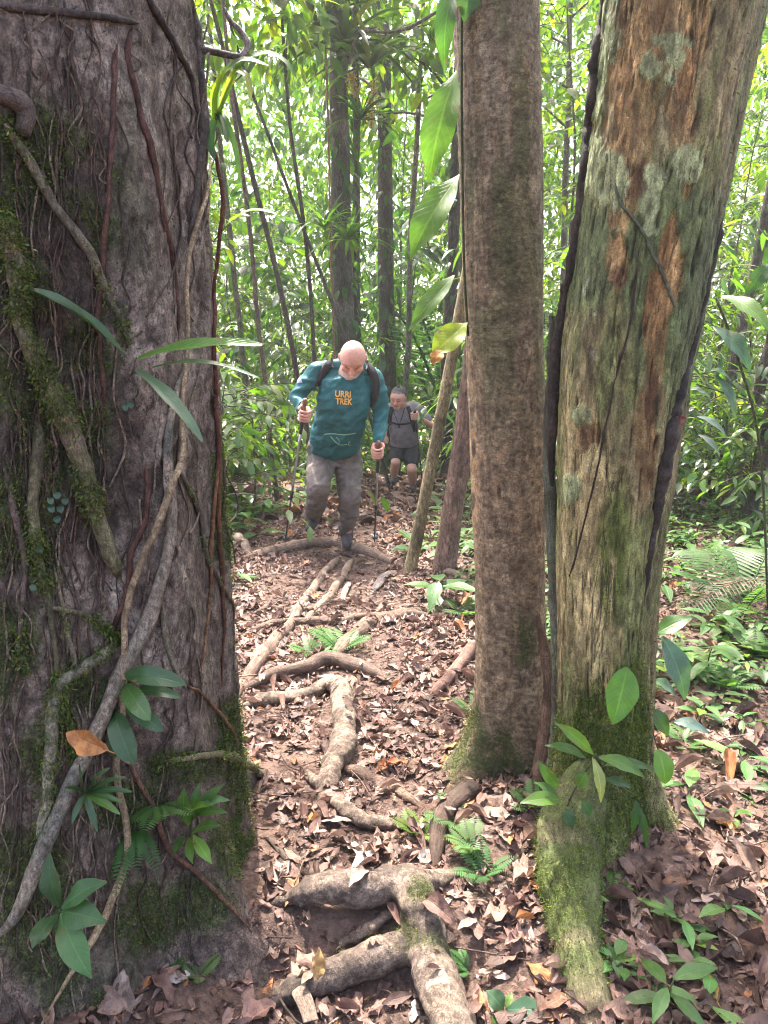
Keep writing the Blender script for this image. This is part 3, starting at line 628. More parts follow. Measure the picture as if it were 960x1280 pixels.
# pale mossy root between both trunks and the reddish root at the brown trunk's foot
def free(label, pts, color, name='root', cat='root', mat='root', n=70, seg=14, bump=0.18, moss=0, col2=None):
    A = np.array([np.append(at(p[0], p[1], p[3]), p[2]*pxs(at(p[0], p[1], p[3]))/2) for p in pts])
    S = catmull(A, n); m = MB(); k = fbm(S[:, :3]*12, 3)
    tube(m, S[:, :3], np.maximum(S[:, 3], 0.001), seg, None, lerp(color, col2 if col2 is not None else np.array(color)*0.6, sstep(-0.1, 0.4, k)), bump, 30)
    o = m.build(name, M[mat], None, S[-1, :3]); tag(o, label, cat)
    if moss:
        Pm = m.V[0][:-2].reshape(n, seg, 3); Nm = nrm(Pm - S[:, None, :3])
        b = moss_tufts(Pm, Nm, sstep(-0.2, 0.3, fbm(Pm*9, 3))*(np.einsum('...k,...k', Nm, CAM - Pm) > 0) + 1e-6, moss, rs, (0.004, 0.009), (0.07, 0.10, 0.025), 0.5).build('moss', M['moss'], o); b['kind'] = 'stuff'
    return o
free('pale mossy root standing in the gap between brown and worn trunk', [(690, 395, 7, 2.42), (688, 480, 12, 2.42), (686, 560, 14, 2.42), (689, 650, 16, 2.40), (694, 740, 17, 2.38), (698, 830, 18, 2.36), (697, 920, 20, 2.36), (693, 990, 22, 2.38)], (0.165, 0.175, 0.12), 'standing_root', moss=700, col2=(0.09, 0.075, 0.06), bump=0.35, seg=18)
free('smooth reddish brown root running down beside the brown trunk', [(672, 770, 5, 2.48), (682, 815, 14, 2.46), (689, 860, 20, 2.44), (684, 910, 22, 2.43), (676, 960, 22, 2.40), (664, 1000, 22, 2.34), (645, 1045, 22, 2.22), (618, 1085, 20, 2.12), (596, 1112, 14, 2.06)], (0.2, 0.118, 0.075), 'side_root', seg=18)
free('thin tan twig root resting beside the reddish one at worn tree foot', [(700, 985, 8, 2.22), (690, 1010, 10, 2.2), (668, 1045, 10, 2.12), (640, 1080, 9, 2.06), (600, 1128, 8, 2.0)], (0.2, 0.14, 0.09), 'side_root')

# ------------------------------------------------------------------ roots across the trail
def web(label, branches, seed=0.0, color=(0.185, 0.138, 0.112), moss=0, mossy=None, voxel=0.006):
    """several root arms grown into one forked root"""
    b = Body(); allP = []
    for pts, lifts, e0, e1 in branches:
        A = np.array([gp(p[0], p[1]) for p in pts]); W_ = np.array([p[2]*pxs(a)/2*0.88 for p, a in zip(pts, A)]); n = 46
        S = catmull(np.column_stack([A[:, :2], W_, lifts]), n); R = np.maximum(S[:, 2], 0.004); tt = np.linspace(0, 1, n)
        Z = gzs(S[:, 0], S[:, 1]); Z = np.convolve(np.pad(Z, 4, 'edge'), np.ones(9)/9, 'valid') + R*0.35 + S[:, 3]
        en = np.maximum(sstep(0.3, 0, tt)*e0, sstep(0.7, 1, tt)*e1); Z = Z - R*1.6*en**1.5; R = R*(1 - 0.62*en)
        P = np.column_stack([S[:, :2], Z]); P += np.column_stack([0.02*fbm(P*6 + seed, 3), 0.02*fbm(P*6 + 7, 3), 0.012*fbm(P*8 + 3, 2)])
        R = R*(1 + 0.25*fbm(P*9 + 5, 2)); tube(ROOT_MB, P, R*0.95, 12); allP.append((P, R))
        b.chain([(P[i], R[i]) for i in range(0, n, 2)] + [(P[-1], R[-1])])
    def dsp(V, N_): return N_*(0.010*fbm(V*14, 3) + 0.006*fbm(V*38, 3) + 0.006*np.clip(1 - 3*np.abs(fbm(V*11 + 20, 2)), 0, 1))[:, None]
    def colr(V):
        k = fbm(V*9 + seed, 3); C = lerp(color, np.array(color)*0.5, sstep(-0.05, 0.4, k)); C = lerp(C, (0.28, 0.215, 0.16), 0.6*sstep(0.05, 0.4, fbm(V*6 + 40, 3)))
        if mossy is not None:
            d = np.min(np.linalg.norm(V[:, None] - mossy[0][None], axis=2), 1); C = lerp(C, (0.09, 0.10, 0.035), 0.8*sstep(mossy[1], mossy[1]*0.5, d)*sstep(-0.15, 0.2, fbm(V*10, 3)))
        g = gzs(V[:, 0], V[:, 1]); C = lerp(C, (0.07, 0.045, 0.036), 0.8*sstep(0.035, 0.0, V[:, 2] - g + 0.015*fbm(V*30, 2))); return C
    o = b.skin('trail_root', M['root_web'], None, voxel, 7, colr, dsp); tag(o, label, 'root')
    if moss:
        V, Nn = b.V, nrm(vertex_normals(b.V, b.F)); mk = np.clip(Nn[:, 2], 0, 1)*sstep(-0.05, 0.25, fbm(V*10, 3))
        if mossy is not None: d = np.min(np.linalg.norm(V[:, None] - mossy[0][None], axis=2), 1); mk = mk*(0.06 + sstep(mossy[1], mossy[1]*0.5, d))
        q = moss_tufts(V, Nn, mk + 1e-7, moss, rs, (0.0025, 0.006), (0.075, 0.10, 0.022), 0.0).build('moss', M['moss'], o); q['kind'] = 'stuff'
    return o
def vertex_normals(V, F_):
    Nn = np.zeros_like(V); Q = np.array([f for f in F_ if len(f) == 4]); fn = np.cross(V[Q[:, 2]] - V[Q[:, 0]], V[Q[:, 3]] - V[Q[:, 1]])
    for k in range(4): np.add.at(Nn, Q[:, k], fn)
    return Nn
def root(label, pts, color=(0.23, 0.165, 0.125), sink=0.25, n=90, seg=22, bump=0.22, moss=0, name='trail_root', cat='root', col2=None, lifts=None, gnarl=0.3, ends=(1, 1), flat=1.0):
    A = np.array([gp(p[0], p[1]) for p in pts]); W_ = np.array([p[2]*pxs(a)/2*0.85 for p, a in zip(pts, A)])
    S = catmull(np.column_stack([A[:, :2], W_]), n); xy, R = S[:, :2], np.maximum(S[:, 2], 0.003)
    tt = np.linspace(0, 1, n)
    Z = gzs(xy[:, 0], xy[:, 1]); ker = np.ones(9)/9; Z = np.convolve(np.pad(Z, 4, 'edge'), ker, 'valid')
    Z = Z + R*(1 - 2*sink) + (np.interp(tt, np.linspace(0, 1, len(lifts)), lifts) if lifts is not None else 0)
    en = np.maximum(sstep(0.22, 0, tt)*ends[0], sstep(0.78, 1, tt)*ends[1]); Z = Z - R*2.0*en**1.5; R = R*(1 - 0.72*en)
    P = np.column_stack([xy, Z]); P += np.column_stack([0.022*fbm(P*5, 3), 0.022*fbm(P*5 + 7, 3), 0.010*fbm(P*7 + 3, 2)])*min(1.0, R.max()/0.03)
    k = fbm(P*11 + len(label), 3); m = MB(); tube(ROOT_MB, P, R, 12)
    C2 = np.array(color)*0.6 if col2 is None else col2
    color = np.array(color)*np.array((0.80, 0.77, 0.75)); tube(m, P, R, seg, None, lerp(color, C2, sstep(-0.15, 0.45, k)), bump, 13, knots=gnarl, flat=flat)
    o = m.build(name, M['root'], None, P[0]); tag(o, label, cat)
    if moss:
        Pm = m.V[0][:-2].reshape(n, seg, 3); Nm = nrm(Pm - P[:, None])
        mk = np.clip(Nm[..., 2] + 0.2, 0, 1)*sstep(-0.1, 0.25, fbm(Pm*10, 3)) + 1e-6
        b = moss_tufts(Pm, Nm, mk, moss*3, rs, (0.0025, 0.006), (0.075, 0.10, 0.022), 0.0).build('moss', M['moss'], o); b['kind'] = 'stuff'
    return o
ROOT_MB = MB()
PALE = (0.30, 0.215, 0.165); BRN = (0.22, 0.15, 0.11)
root('pale smooth root lying across the trail at the front hiker\'s feet', [(270, 706, 11), (330, 694, 14), (375, 686, 16), (415, 682, 16), (450, 689, 14), (490, 703, 11), (530, 716, 7)], PALE, 0.2)
root('short stub of root at the trail edge left of the hiker', [(290, 668, 12), (300, 680, 14), (316, 697, 12)], PALE, 0.2, n=30)
root('long straight root going up the trail, left one of a close pair', [(436, 690, 8), (418, 706, 11), (400, 726, 13), (384, 750, 14), (366, 778, 14), (346, 805, 11)], PALE, 0.25)
root('long straight root going up the trail, right one of a close pair', [(446, 694, 7), (436, 708, 10), (424, 730, 12), (408, 752, 13), (390, 772, 12), (366, 792, 9)], PALE, 0.25)
root('thin grey root crossing the trail above the small green ferns', [(270, 808, 8), (320, 788, 10), (352, 781, 11), (395, 779, 12), (430, 778, 10), (480, 768, 8), (530, 765, 6)], BRN, 0.15)
root('thick pinkish root sloping down to the left rim of trail', [(385, 752, 10), (366, 778, 15), (352, 795, 18), (335, 818, 21), (318, 838, 21), (296, 868, 18), (275, 900, 14)], (0.28, 0.18, 0.14), 0.3)
root('broad brown root hump on the right half of the trail', [(570, 772, 9), (535, 770, 13), (505, 771, 17), (475, 776, 23), (452, 790, 26), (432, 808, 22), (412, 830, 15), (396, 855, 10)], BRN, 0.35)
root('curved dark root step crossing the trail below the ferns', [(270, 884, 10), (310, 862, 14), (350, 851, 17), (385, 841, 19), (415, 835, 20), (445, 840, 18), (480, 852, 13), (520, 868, 8)], (0.19, 0.13, 0.10), 0.12, lifts=(0.0, 0.02, 0.025, 0.01, 0))
root('brown side root right of the knee root', [(410, 955, 10), (440, 966, 16), (465, 975, 17), (488, 986, 17), (512, 1000, 13), (545, 1020, 9)], (0.23, 0.15, 0.11), 0.25)
root('dark root leaving the foot of brown trunk towards the trail', [(610, 985, 26), (585, 1000, 30), (562, 1020, 28), (551, 1045, 26), (546, 1075, 20), (538, 1110, 12)], (0.13, 0.085, 0.065), 0.15, seg=18)
root('thin winding root crossing the trail just below the pair of straight ones', [(300, 770, 6), (340, 762, 8), (380, 764, 9), (420, 752, 8), (455, 748, 6)], BRN, 0.3)
root('thin root wandering over the litter below the root crossing step', [(440, 905, 7), (470, 915, 9), (505, 918, 9), (545, 930, 6)], (0.2, 0.14, 0.11), 0.3)
root('thin half buried root at the left rim of the lower trail', [(320, 1040, 7), (345, 1058, 9), (365, 1082, 10), (395, 1100, 8), (430, 1112, 6)], (0.18, 0.13, 0.1), 0.3)
root('broken reddish log lying at the right side of trail', [(536, 876, 12), (553, 862, 16), (572, 842, 17), (588, 824, 16), (600, 806, 14)], (0.26, 0.15, 0.12), -0.1, name='fallen_branch', cat='branch', n=40)
root('short grey brown root at the right trail edge near two slanting saplings', [(540, 716, 8), (566, 722, 12), (592, 732, 12)], (0.25, 0.19, 0.14), 0.15, n=30)
root('thin grey stick lying on the litter right of the knee root', [(442, 888, 4), (480, 891, 4.5), (524, 896, 4)], (0.33, 0.27, 0.22), -0.6, name='stick', cat='stick', n=30, gnarl=0.1)
root('pale stick leaning in the litter at right of the mossy root foot', [(718, 1135, 5), (745, 1190, 5), (770, 1240, 5), (790, 1290, 5)], (0.3, 0.26, 0.2), -0.5, name='stick', cat='stick', n=30, gnarl=0.1)
root('pale bark slab lying flat at the bottom of trail', [(366, 1232, 14), (376, 1258, 24), (388, 1300, 26)], (0.33, 0.25, 0.2), 0.1, name='bark_piece', cat='bark', n=30, flat=0.22, ends=(0.2, 0.2), lifts=(0.03, 0.03))
root('split pale wood chip lying beside the pair of straight roots', [(440, 726, 6), (432, 742, 9), (424, 758, 5)], (0.38, 0.3, 0.24), -0.1, name='wood_chip', cat='wood', n=24, flat=0.35)
root('flat grey palm sheath lying on the trail beyond the broad root hump', [(500, 714, 8), (478, 728, 14), (462, 744, 8)], (0.33, 0.28, 0.26), 0.1, name='palm_sheath', cat='palm leaf', n=24, flat=0.3)

mline = np.array([gp(x, y) for x, y in ((512, 1132), (520, 1150), (528, 1175), (538, 1205), (546, 1235))]) + (0, 0, 0.06)
web('forked root step at the bottom of trail, its thick pale mossy arm reaching the camera', [
    ([(318, 1120, 14), (360, 1132, 28), (400, 1137, 40), (445, 1139, 44), (495, 1134, 44), (535, 1120, 30), (575, 1096, 20), (604, 1062, 14)], (0, 0.03, 0.05, 0.05, 0.05, 0.02, 0, 0), 1, 1),
    ([(480, 1134, 40), (508, 1136, 50), (524, 1165, 54), (538, 1205, 58), (553, 1255, 62), (572, 1320, 66), (600, 1420, 66)], (0.045, 0.05, 0.045, 0.04, 0.03, 0.02, 0.02), 0, 0),
    ([(300, 1288, 12), (340, 1260, 24), (375, 1244, 34), (410, 1233, 40), (455, 1222, 44), (500, 1206, 44), (538, 1196, 40)], (0, 0.0, 0.015, 0.02, 0.025, 0.03, 0.03), 1, 0),
    ([(405, 1198, 8), (440, 1184, 14), (468, 1170, 16), (500, 1150, 16), (515, 1140, 20)], (0, 0.01, 0.02, 0.03, 0.03), 1, 0)], 1.0, moss=2600, mossy=(mline, 0.085), voxel=0.0055)
mline = np.array([gp(x, y) for x, y in ((432, 880), (436, 905), (436, 930))]) + (0, 0, 0.04)
web('big knee shaped root running down the middle of trail and forking at its lower end', [
    ([(385, 838, 12), (404, 848, 20), (422, 862, 28), (431, 890, 32), (432, 918, 34), (426, 948, 35), (414, 978, 30), (404, 1000, 22), (396, 1030, 16), (390, 1064, 10)], (0, 0.01, 0.025, 0.03, 0.03, 0.03, 0.015, 0, 0, 0), 0.8, 1),
    ([(270, 890, 12), (315, 885, 19), (350, 880, 20), (385, 872, 19), (412, 862, 20), (424, 872, 22)], (0, 0.01, 0.01, 0.015, 0.02, 0.02), 0.7, 0),
    ([(404, 992, 18), (420, 1014, 17), (450, 1031, 18), (485, 1037, 16), (520, 1034, 12), (555, 1020, 8)], (0.01, 0.01, 0.01, 0.01, 0, 0), 0, 1),
    ([(402, 990, 16), (388, 978, 12), (376, 962, 8)], (0.01, 0, 0), 0, 1)], 2.0, color=(0.205, 0.152, 0.118), moss=500, mossy=(mline, 0.06), voxel=0.006)
# ------------------------------------------------------------------ leaf litter
ROOT_BVH = BVHTree.FromPolygons([tuple(v) for v in np.concatenate(ROOT_MB.V)], [tuple(f) for f in np.concatenate(ROOT_MB.Q)])
def litter(n, xr, yr, L, palette, prob, seed, keep=None, lift=0.016, tilt=0.26, quads=(7, 3)):
    r = np.random.RandomState(seed); m = MB()
    x = r.uniform(*xr, n); y = yr[0] + (yr[1] - yr[0])*r.rand(n)**1.25
    if keep is not None:
        k = keep(x, y, r); x, y = x[k], y[k]; n = len(x)
    z = gzs(x, y); on = np.zeros(n, bool); N_ = np.tile((0, 0, 1.0), (n, 1))
    for k in range(n):
        h = ROOT_BVH.ray_cast(Vector((x[k], y[k], 3)), Vector((0, 0, -1)))
        if h[0] is not None and h[0].z > z[k] - 0.01: z[k] = max(z[k], h[0].z); on[k] = True; N_[k] = h[1]
    kk = ~on | ((r.rand(n) < 0.16) & (N_[:, 2] > 0.75)); x, y, z, N_ = x[kk], y[kk], z[kk], N_[kk]; n = len(x)
    O = np.column_stack([x, y, z + 0.004 + lift*r.rand(n)**2])
    a = r.uniform(0, 2*np.pi, n); D = np.column_stack([np.cos(a), np.sin(a), r.randn(n)*0.14 + 0.04])
    U = nrm(N_ + np.column_stack([r.randn(n, 2)*tilt, np.zeros(n)]))
    S = L[0] + (L[1] - L[0])*r.rand(n)**1.6
    pal = np.array(palette); C = pal[r.choice(len(pal), n, p=prob)]*(1 + 0.35*(r.rand(n, 1) - 0.5))
    tp = [leaf_tpl(quads[0], quads[1], w, c, f, pk, wv, tpw, ro) for (w, c, f, pk, wv, ro), tpw in zip(
          ((0.42, 0.06, 0.12, 0.45, 0.5, 0.0), (0.36, -0.06, -0.1, 0.5, 0.4, 0.0), (0.5, 0.3, 0.1, 0.42, 0.7, 0.5), (0.34, 0.05, 0.5, 0.5, 0.3, 0.0), (0.3, -0.3, 0.35, 0.55, 0.4, 0.9), (0.45, 0.2, -0.4, 0.48, 0.8, -0.3), (0.55, 0.1, 0.0, 0.4, 1.2, 0.2)), (0.6, 0.75, 0.5, 0.9, 0.7, 0.6, 0.45))]
    g = r.randint(0, len(tp), n)
    for k in range(len(tp)):
        s = g == k; scatter(m, tp[k], O[s], D[s], U[s], S[s], C[s], seed + k)
    return m
def not_in_trunk(x, y):
    return ~(((x + 0.95)**2 + (y - 2.1)**2 < 0.56**2) | ((x - 0.485)**2 + (y - 2.6)**2 < 0.15**2) | ((x - 0.71)**2 + (y - 2.3)**2 < 0.18**2))
def k_path(x, y, r):
    hollow = (y < 1.95)&(np.abs(x + 0.12) < 0.42)
    return not_in_trunk(x, y) & (np.abs(x - path_x(y)) < 0.75 + 0.35*r.rand(len(x))) & ~(hollow & (r.rand(len(x)) < 0.55)) & ~((fbm(np.column_stack([x*2.2, y*1.6, 0*x]), 3) > -0.02) & (np.abs(x - path_x(y)) < 0.42) & (r.rand(len(x)) < 0.8))
PAL_P = ((0.215, 0.132, 0.105), (0.16, 0.092, 0.072), (0.31, 0.23, 0.19), (0.09, 0.054, 0.043), (0.36, 0.16, 0.065), (0.26, 0.165, 0.12), (0.37, 0.31, 0.27))
lm = litter(19000, (-1.6, 1.2), (1.25, 11), (0.035, 0.105), PAL_P, (0.29, 0.26, 0.10, 0.18, 0.03, 0.12, 0.02), 3, k_path)
o = lm.build('fallen_leaves', M['dead']); tag(o, 'pale pinkish brown dead leaves covering the trail', 'leaf litter', kind='stuff')
def k_side(x, y, r): return not_in_trunk(x, y) & ((x - path_x(y) > 0.6) | (x - path_x(y) < -0.6))
PAL_S = ((0.125, 0.076, 0.058), (0.18, 0.11, 0.085), (0.07, 0.04, 0.03), (0.29, 0.125, 0.045), (0.23, 0.16, 0.12), (0.15, 0.08, 0.05))
lm = litter(15000, (-2.2, 3.2), (1.1, 8.5), (0.045, 0.14), PAL_S, (0.3, 0.22, 0.2, 0.05, 0.10, 0.13), 5, k_side)
o = lm.build('fallen_leaves', M['dead']); tag(o, 'dark brown dead leaves covering the forest floor beside the trail', 'leaf litter', kind='stuff')
lm = litter(9000, (-7, 8), (7, 17), (0.12, 0.26), PAL_S, (0.3, 0.22, 0.15, 0.05, 0.15, 0.13), 6, None, quads=(3, 2))
o = lm.build('fallen_leaves', M['dead']); tag(o, 'scattered dead leaves on the slope behind the hikers', 'leaf litter', kind='stuff')
lm = litter(24000, (-1.6, 2.4), (1.15, 6.5), (0.012, 0.036), PAL_S, (0.3, 0.22, 0.25, 0.03, 0.07, 0.13), 8, lambda x, y, r: not_in_trunk(x, y), lift=0.035, tilt=0.8, quads=(2, 2))
o = lm.build('leaf_crumbs', M['dead']); tag(o, 'small brown crumbs of broken leaves between the larger dead leaves', 'leaf litter', kind='stuff')
# crumbs and twigs
r = np.random.RandomState(12); m = MB(); n = 900
x = r.uniform(-1.2, 2.4, n); y = 1.2 + 6*r.rand(n)**1.5; k = not_in_trunk(x, y); x, y = x[k], y[k]; z = gzs(x, y)
for a, b, c in zip(x, y, z):
    t = r.uniform(0, np.pi); ln = r.uniform(0.04, 0.22); d = np.array((np.cos(t), np.sin(t), r.randn()*0.12))*ln
    p = np.array((a, b, c + 0.012 + 0.02*r.rand())); mid = p + d*0.5 + r.randn(3)*0.01
    tube(m, np.array([p, mid, p + d]), r.uniform(0.0012, 0.0035), 5, 5, np.array(((0.14, 0.09, 0.065), (0.26, 0.19, 0.15), (0.06, 0.04, 0.03))[r.randint(3)]))
o = m.build('twig_debris', M['vine']); tag(o, 'thin broken twigs scattered over the leaf litter', 'twigs', kind='stuff')

# big dead leaves that stand out
def big_leaf(label, base, tip, wid, color, up=(0, 0, 1), Y=None, dz=0.02, curl=0.1, name='dead_leaf', wav=0.5, roll=0.3):
    B_, T_ = (gp(*base), gp(*tip)) if Y is None else (at(*base, Y[0]), at(*tip, Y[1]))
    if Y is None: B_ = B_ + (0, 0, dz); T_ = T_ + (0, 0, dz*1.5)
    L_ = np.linalg.norm(T_ - B_); wr = wid*pxs(B_)/L_
    m = MB(); scatter(m, leaf_tpl(12, 6, wr, curl, 0.15, 0.45, wav, 0.9, roll), [B_], [T_ - B_], np.array([up], float), [L_], [color])
    st = B_ - (T_ - B_)*0.18; tube(m, np.array([st, B_, B_ + (T_ - B_)*0.1]), 0.0018, 5, 5, np.array(color)*0.7)
    o = m.build(name, M['dead'], None, B_); return tag(o, label, 'leaf')
big_leaf('orange brown dead leaf caught behind a vine on the wide trunk', (134, 938), (80, 916), 30, (0.36, 0.16, 0.05), (0, -1, 0.4), (1.52, 1.54))
big_leaf('bright orange dead leaf standing up right of the mossy root', (800, 1160), (818, 1100), 22, (0.45, 0.2, 0.05), (-0.3, -1, 0.5), (1.86, 1.95))
big_leaf('long red brown dead leaf upright at the bottom edge', (806, 1300), (800, 1208), 30, (0.2, 0.095, 0.07), (-0.3, -1, 0.6), (1.54, 1.62))
big_leaf('flat orange leaf lying on dark litter at the right', (925, 1050), (888, 1030), 22, (0.42, 0.2, 0.07))
big_leaf('wide brown leaf at the lower right edge', (975, 1190), (935, 1158), 40, (0.17, 0.085, 0.055))
big_leaf('curled grey brown leaf with a hole at lower left', (150, 1290), (153, 1212), 34, (0.30, 0.235, 0.2), (0.2, -1, 0.5), (1.52, 1.6), wav=1.2)
big_leaf('tan curled leaf beside the grey one at lower left', (158, 1262), (115, 1238), 30, (0.25, 0.165, 0.13), (0, -0.7, 0.7), (1.52, 1.58))
big_leaf('upright yellow brown leaf standing left of the tan root', (397, 1225), (399, 1185), 17, (0.42, 0.26, 0.10), (0.2, -1, 0.4), (1.68, 1.71))
big_leaf('red leaf on the trail right of the knee root', (478, 962), (510, 958), 11, (0.42, 0.12, 0.05))
big_leaf('pair leaf lying pale in front of the forked root', (440, 1092), (472, 1070), 16, (0.50, 0.44, 0.38))
big_leaf('pale dead leaf crossing the other pale one below the forked root', (455, 1078), (432, 1062), 15, (0.46, 0.42, 0.34))
big_leaf('rust leaf at the left trail edge low down', (362, 1128), (372, 1100), 14, (0.34, 0.15, 0.08))
big_leaf('brown leaf folded at bottom left corner of the trail', (300, 1290), (345, 1262), 34, (0.24, 0.14, 0.11))
big_leaf('tall dead leaf blade leaning on worn tree foot', (812, 1120), (785, 1075), 16, (0.33, 0.34, 0.18), (-0.3, -1, 0.3), (1.98, 2.02))
big_leaf('orange tan leaf at the bottom beside the mossy root', (606, 1290), (600, 1235), 16, (0.44, 0.24, 0.12), (0, -1, 0.6), (1.6, 1.66))
big_leaf('yellow dead leaf among dark litter at lower right', (895, 1260), (872, 1222), 18, (0.42, 0.27, 0.08))
big_leaf('pale curled leaf on the litter far right under green seedlings', (905, 905), (938, 883), 12, (0.55, 0.48, 0.36))
big_leaf('dark red leaf pinned on the right edge of worn trunk', (840, 530), (858, 522), 13, (0.20, 0.07, 0.05), (-0.2, -1, 0.2), (2.15, 2.14))

# ------------------------------------------------------------------ single green plants
def green_leaf(m, base, tip, wid, Yb, Yt, color, up=(0, -0.5, 1), curl=0.12, fold=0.2, peak=0.45, tip_=1.0, wav=0.15, nl=12, nw=4):
    B_, T_ = at(*base, Yb), at(*tip, Yt); L_ = np.linalg.norm(T_ - B_)
    scatter(m, leaf_tpl(nl, nw, wid*pxs(B_)/L_, 0.0, fold, peak, wav, tip_), [B_], [T_ - B_], np.array([up], float), [L_], [color])
    if curl:
        V = m.V[-1]; t = np.clip(((V - B_)@(T_ - B_))/L_**2, 0, 1)
        m.V[-1] = V + np.outer(np.sin(t*np.pi)*curl*L_, np.asarray(up)/np.linalg.norm(up))
def plant(name, label, cat, loc, leaves, mat='leaf', stems=(), group=None, stem_col=(0.07, 0.08, 0.03), part='leaf'):
    """leaves: list of dict(base, tip, wid, Yb, Yt, color, ...); every leaf is a part of its own"""
    t = thing(name, label, cat, loc, group)
    if len(stems):
        m = MB()
        for P_, r_ in stems: tube(m, np.array(P_), r_, 6, 14, stem_col, 0.1, 40)
        m.build('stem', M['vine'], t)
    for lf in leaves:
        m = MB(); green_leaf(m, **lf); m.build(part, M[mat], t)
    return t
def lv(b, t, w_, Y, dY=0.0, c=(0.045, 0.10, 0.028), **k): return dict(base=b, tip=t, wid=w_, Yb=Y, Yt=Y + dY, color=c, **k)
DG = (0.032, 0.072, 0.024); MG = (0.048, 0.10, 0.024); BG = (0.075, 0.145, 0.026); YG = (0.16, 0.22, 0.03)
s1, _ = surf('L', 168, 452); y1 = s1[1] - 0.02
plant('strap_leaf_plant', 'epiphyte with four long strap leaves spreading from the middle of wide trunk', 'plant', s1, [
    lv((158, 447), (20, 358), 24, y1 - 0.03, -0.12, DG, up=(0.3, -0.4, 1), fold=0.5, tip_=0.55, curl=0.10, nl=18),
    lv((172, 449), (328, 431), 24, y1, -0.06, BG, up=(0, -0.6, 1), fold=0.4, tip_=0.55, curl=0.05, nl=18),
    lv((190, 460), (322, 472), 13, y1, -0.04, (0.06, 0.11, 0.05), up=(0, -0.3, 1), fold=0.4, tip_=0.55, curl=0.09, nl=18),
    lv((170, 462), (253, 552), 20, y1, -0.12, (0.07, 0.12, 0.06), up=(0.5, -0.6, 0.7), fold=0.4, tip_=0.6, curl=0.06, nl=18)], 'glossy')
s1, _ = surf('L', 150, 870); y1 = s1[1] - 0.025
plant('oblong_leaf_epiphyte', 'epiphyte with a rosette of thick oblong dark green leaves low on wide trunk', 'plant', s1, [
    lv((156, 843), (232, 855), 25, y1, -0.03, DG, up=(0, -0.8, 0.8), tip_=0.5), lv((156, 856), (188, 900), 25, y1, -0.09, MG, up=(0.2, -1, 0.5), tip_=0.5),
    lv((168, 864), (226, 872), 17, y1, -0.01, DG, up=(0, -0.6, 1), tip_=0.5), lv((158, 878), (204, 914), 22, y1, -0.05, DG, up=(0.2, -1, 0.6), tip_=0.5),
    lv((143, 890), (168, 956), 30, y1, -0.08, DG, up=(0.2, -1, 0.2), tip_=0.55), lv((146, 900), (142, 948), 15, y1, -0.03, DG, up=(-0.3, -1, 0.2), tip_=0.5)], 'glossy',
    stems=[([s1, s1 + (0.01, -0.05, 0.02), at(156, 850, y1)], 0.004)])
s1, _ = surf('L', 110, 990); y1 = s1[1] - 0.03
plant('grass_tuft', 'dark tuft of narrow grassy leaves in the hollow of wide trunk', 'plant', s1,
    [lv((108, 992), t, w_, y1, -0.05, c, up=(0, -0.6, 1), tip_=0.6, fold=0.4, curl=0.1) for t, w_, c in (((158, 972), 9, DG), ((150, 1018), 11, BG), ((90, 1030), 9, DG), ((165, 990), 9, DG), ((122, 1040), 9, DG), ((80, 985), 8, DG), ((100, 955), 8, DG), ((138, 960), 9, DG), ((152, 1003), 9, MG))], 'glossy')
s1, _ = surf('L', 238, 1035); y1 = s1[1] - 0.05
plant('lance_leaf_seedling', 'seedling of ten bright lance leaves at the foot of wide trunk', 'plant', s1, [
    lv((236, 1032), (230, 985), 21, y1, -0.02, MG, up=(-0.2, -1, 0.4)), lv((240, 1025), (279, 981), 16, y1, 0, MG, up=(0.1, -0.6, 1)), lv((243, 1008), (287, 1000), 15, y1, -0.02, (0.07, 0.14, 0.06), up=(0, -0.5, 1)),
    lv((240, 1040), (276, 1032), 16, y1, -0.04, MG), lv((241, 1044), (265, 1080), 15, y1, -0.09, (0.12, 0.24, 0.05), up=(0.4, -1, 0.5)), lv((236, 1046), (241, 1080), 12, y1, -0.07, BG, up=(0, -1, 0.5)),
    lv((232, 1042), (217, 1070), 12, y1, -0.06, MG, up=(-0.4, -1, 0.5)), lv((240, 1018), (250, 978), 13, y1, 0.02, MG, up=(0, -1, 0.4)), lv((244, 1020), (284, 1016), 13, y1, -0.05, MG), lv((238, 1012), (262, 1008), 12, y1, -0.05, BG)],
    stems=[([s1 + (0, 0, -0.03), at(238, 1045, y1), at(240, 1020, y1)], 0.003)])
y1 = 1.5
plant('five_leaf_seedling', 'seedling with five large dark green pointed leaves at bottom left corner', 'plant', at(74, 1160, y1 + 0.1), [
    lv((74, 1134), (62, 1066), 28, y1, 0.05, DG, up=(-0.2, -1, 0.5)), lv((77, 1136), (134, 1102), 30, y1, -0.01, (0.04, 0.10, 0.035), up=(0, -0.5, 1)), lv((77, 1140), (133, 1152), 34, y1, -0.06, (0.04, 0.10, 0.035), up=(0.1, -0.7, 0.8)),
    lv((75, 1142), (115, 1223), 34, y1, -0.12, (0.05, 0.13, 0.04), up=(0.3, -1, 0.5)), lv((71, 1142), (40, 1186), 27, y1, -0.08, DG, up=(-0.3, -1, 0.5))],
    stems=[([at(76, 1215, y1 + 0.14), at(76, 1170, y1 + 0.05), at(75, 1137, y1)], 0.003)])
tz = [((70, 615), 9), ((62, 622), 8), ((80, 622), 9), ((74, 632), 9), ((63, 632), 8), ((70, 645), 9), ((155, 505), 8), ((162, 502), 7), ((48, 682), 8), ((40, 730), 8)]
s1, _ = surf('L', 70, 625)
plant('creeping_fig', 'tiny round leaved creeper on the mossy left side of wide trunk', 'plant', s1,
    [lv((x, y), (x + 3, y + 9), w_, surf('L', x, y)[0][1] - 0.015, -0.01, (0.03, 0.065, 0.035), up=(0.3, -1, 0.5), tip_=0.4, nl=6, nw=2) for (x, y), w_ in tz], 'glossy')
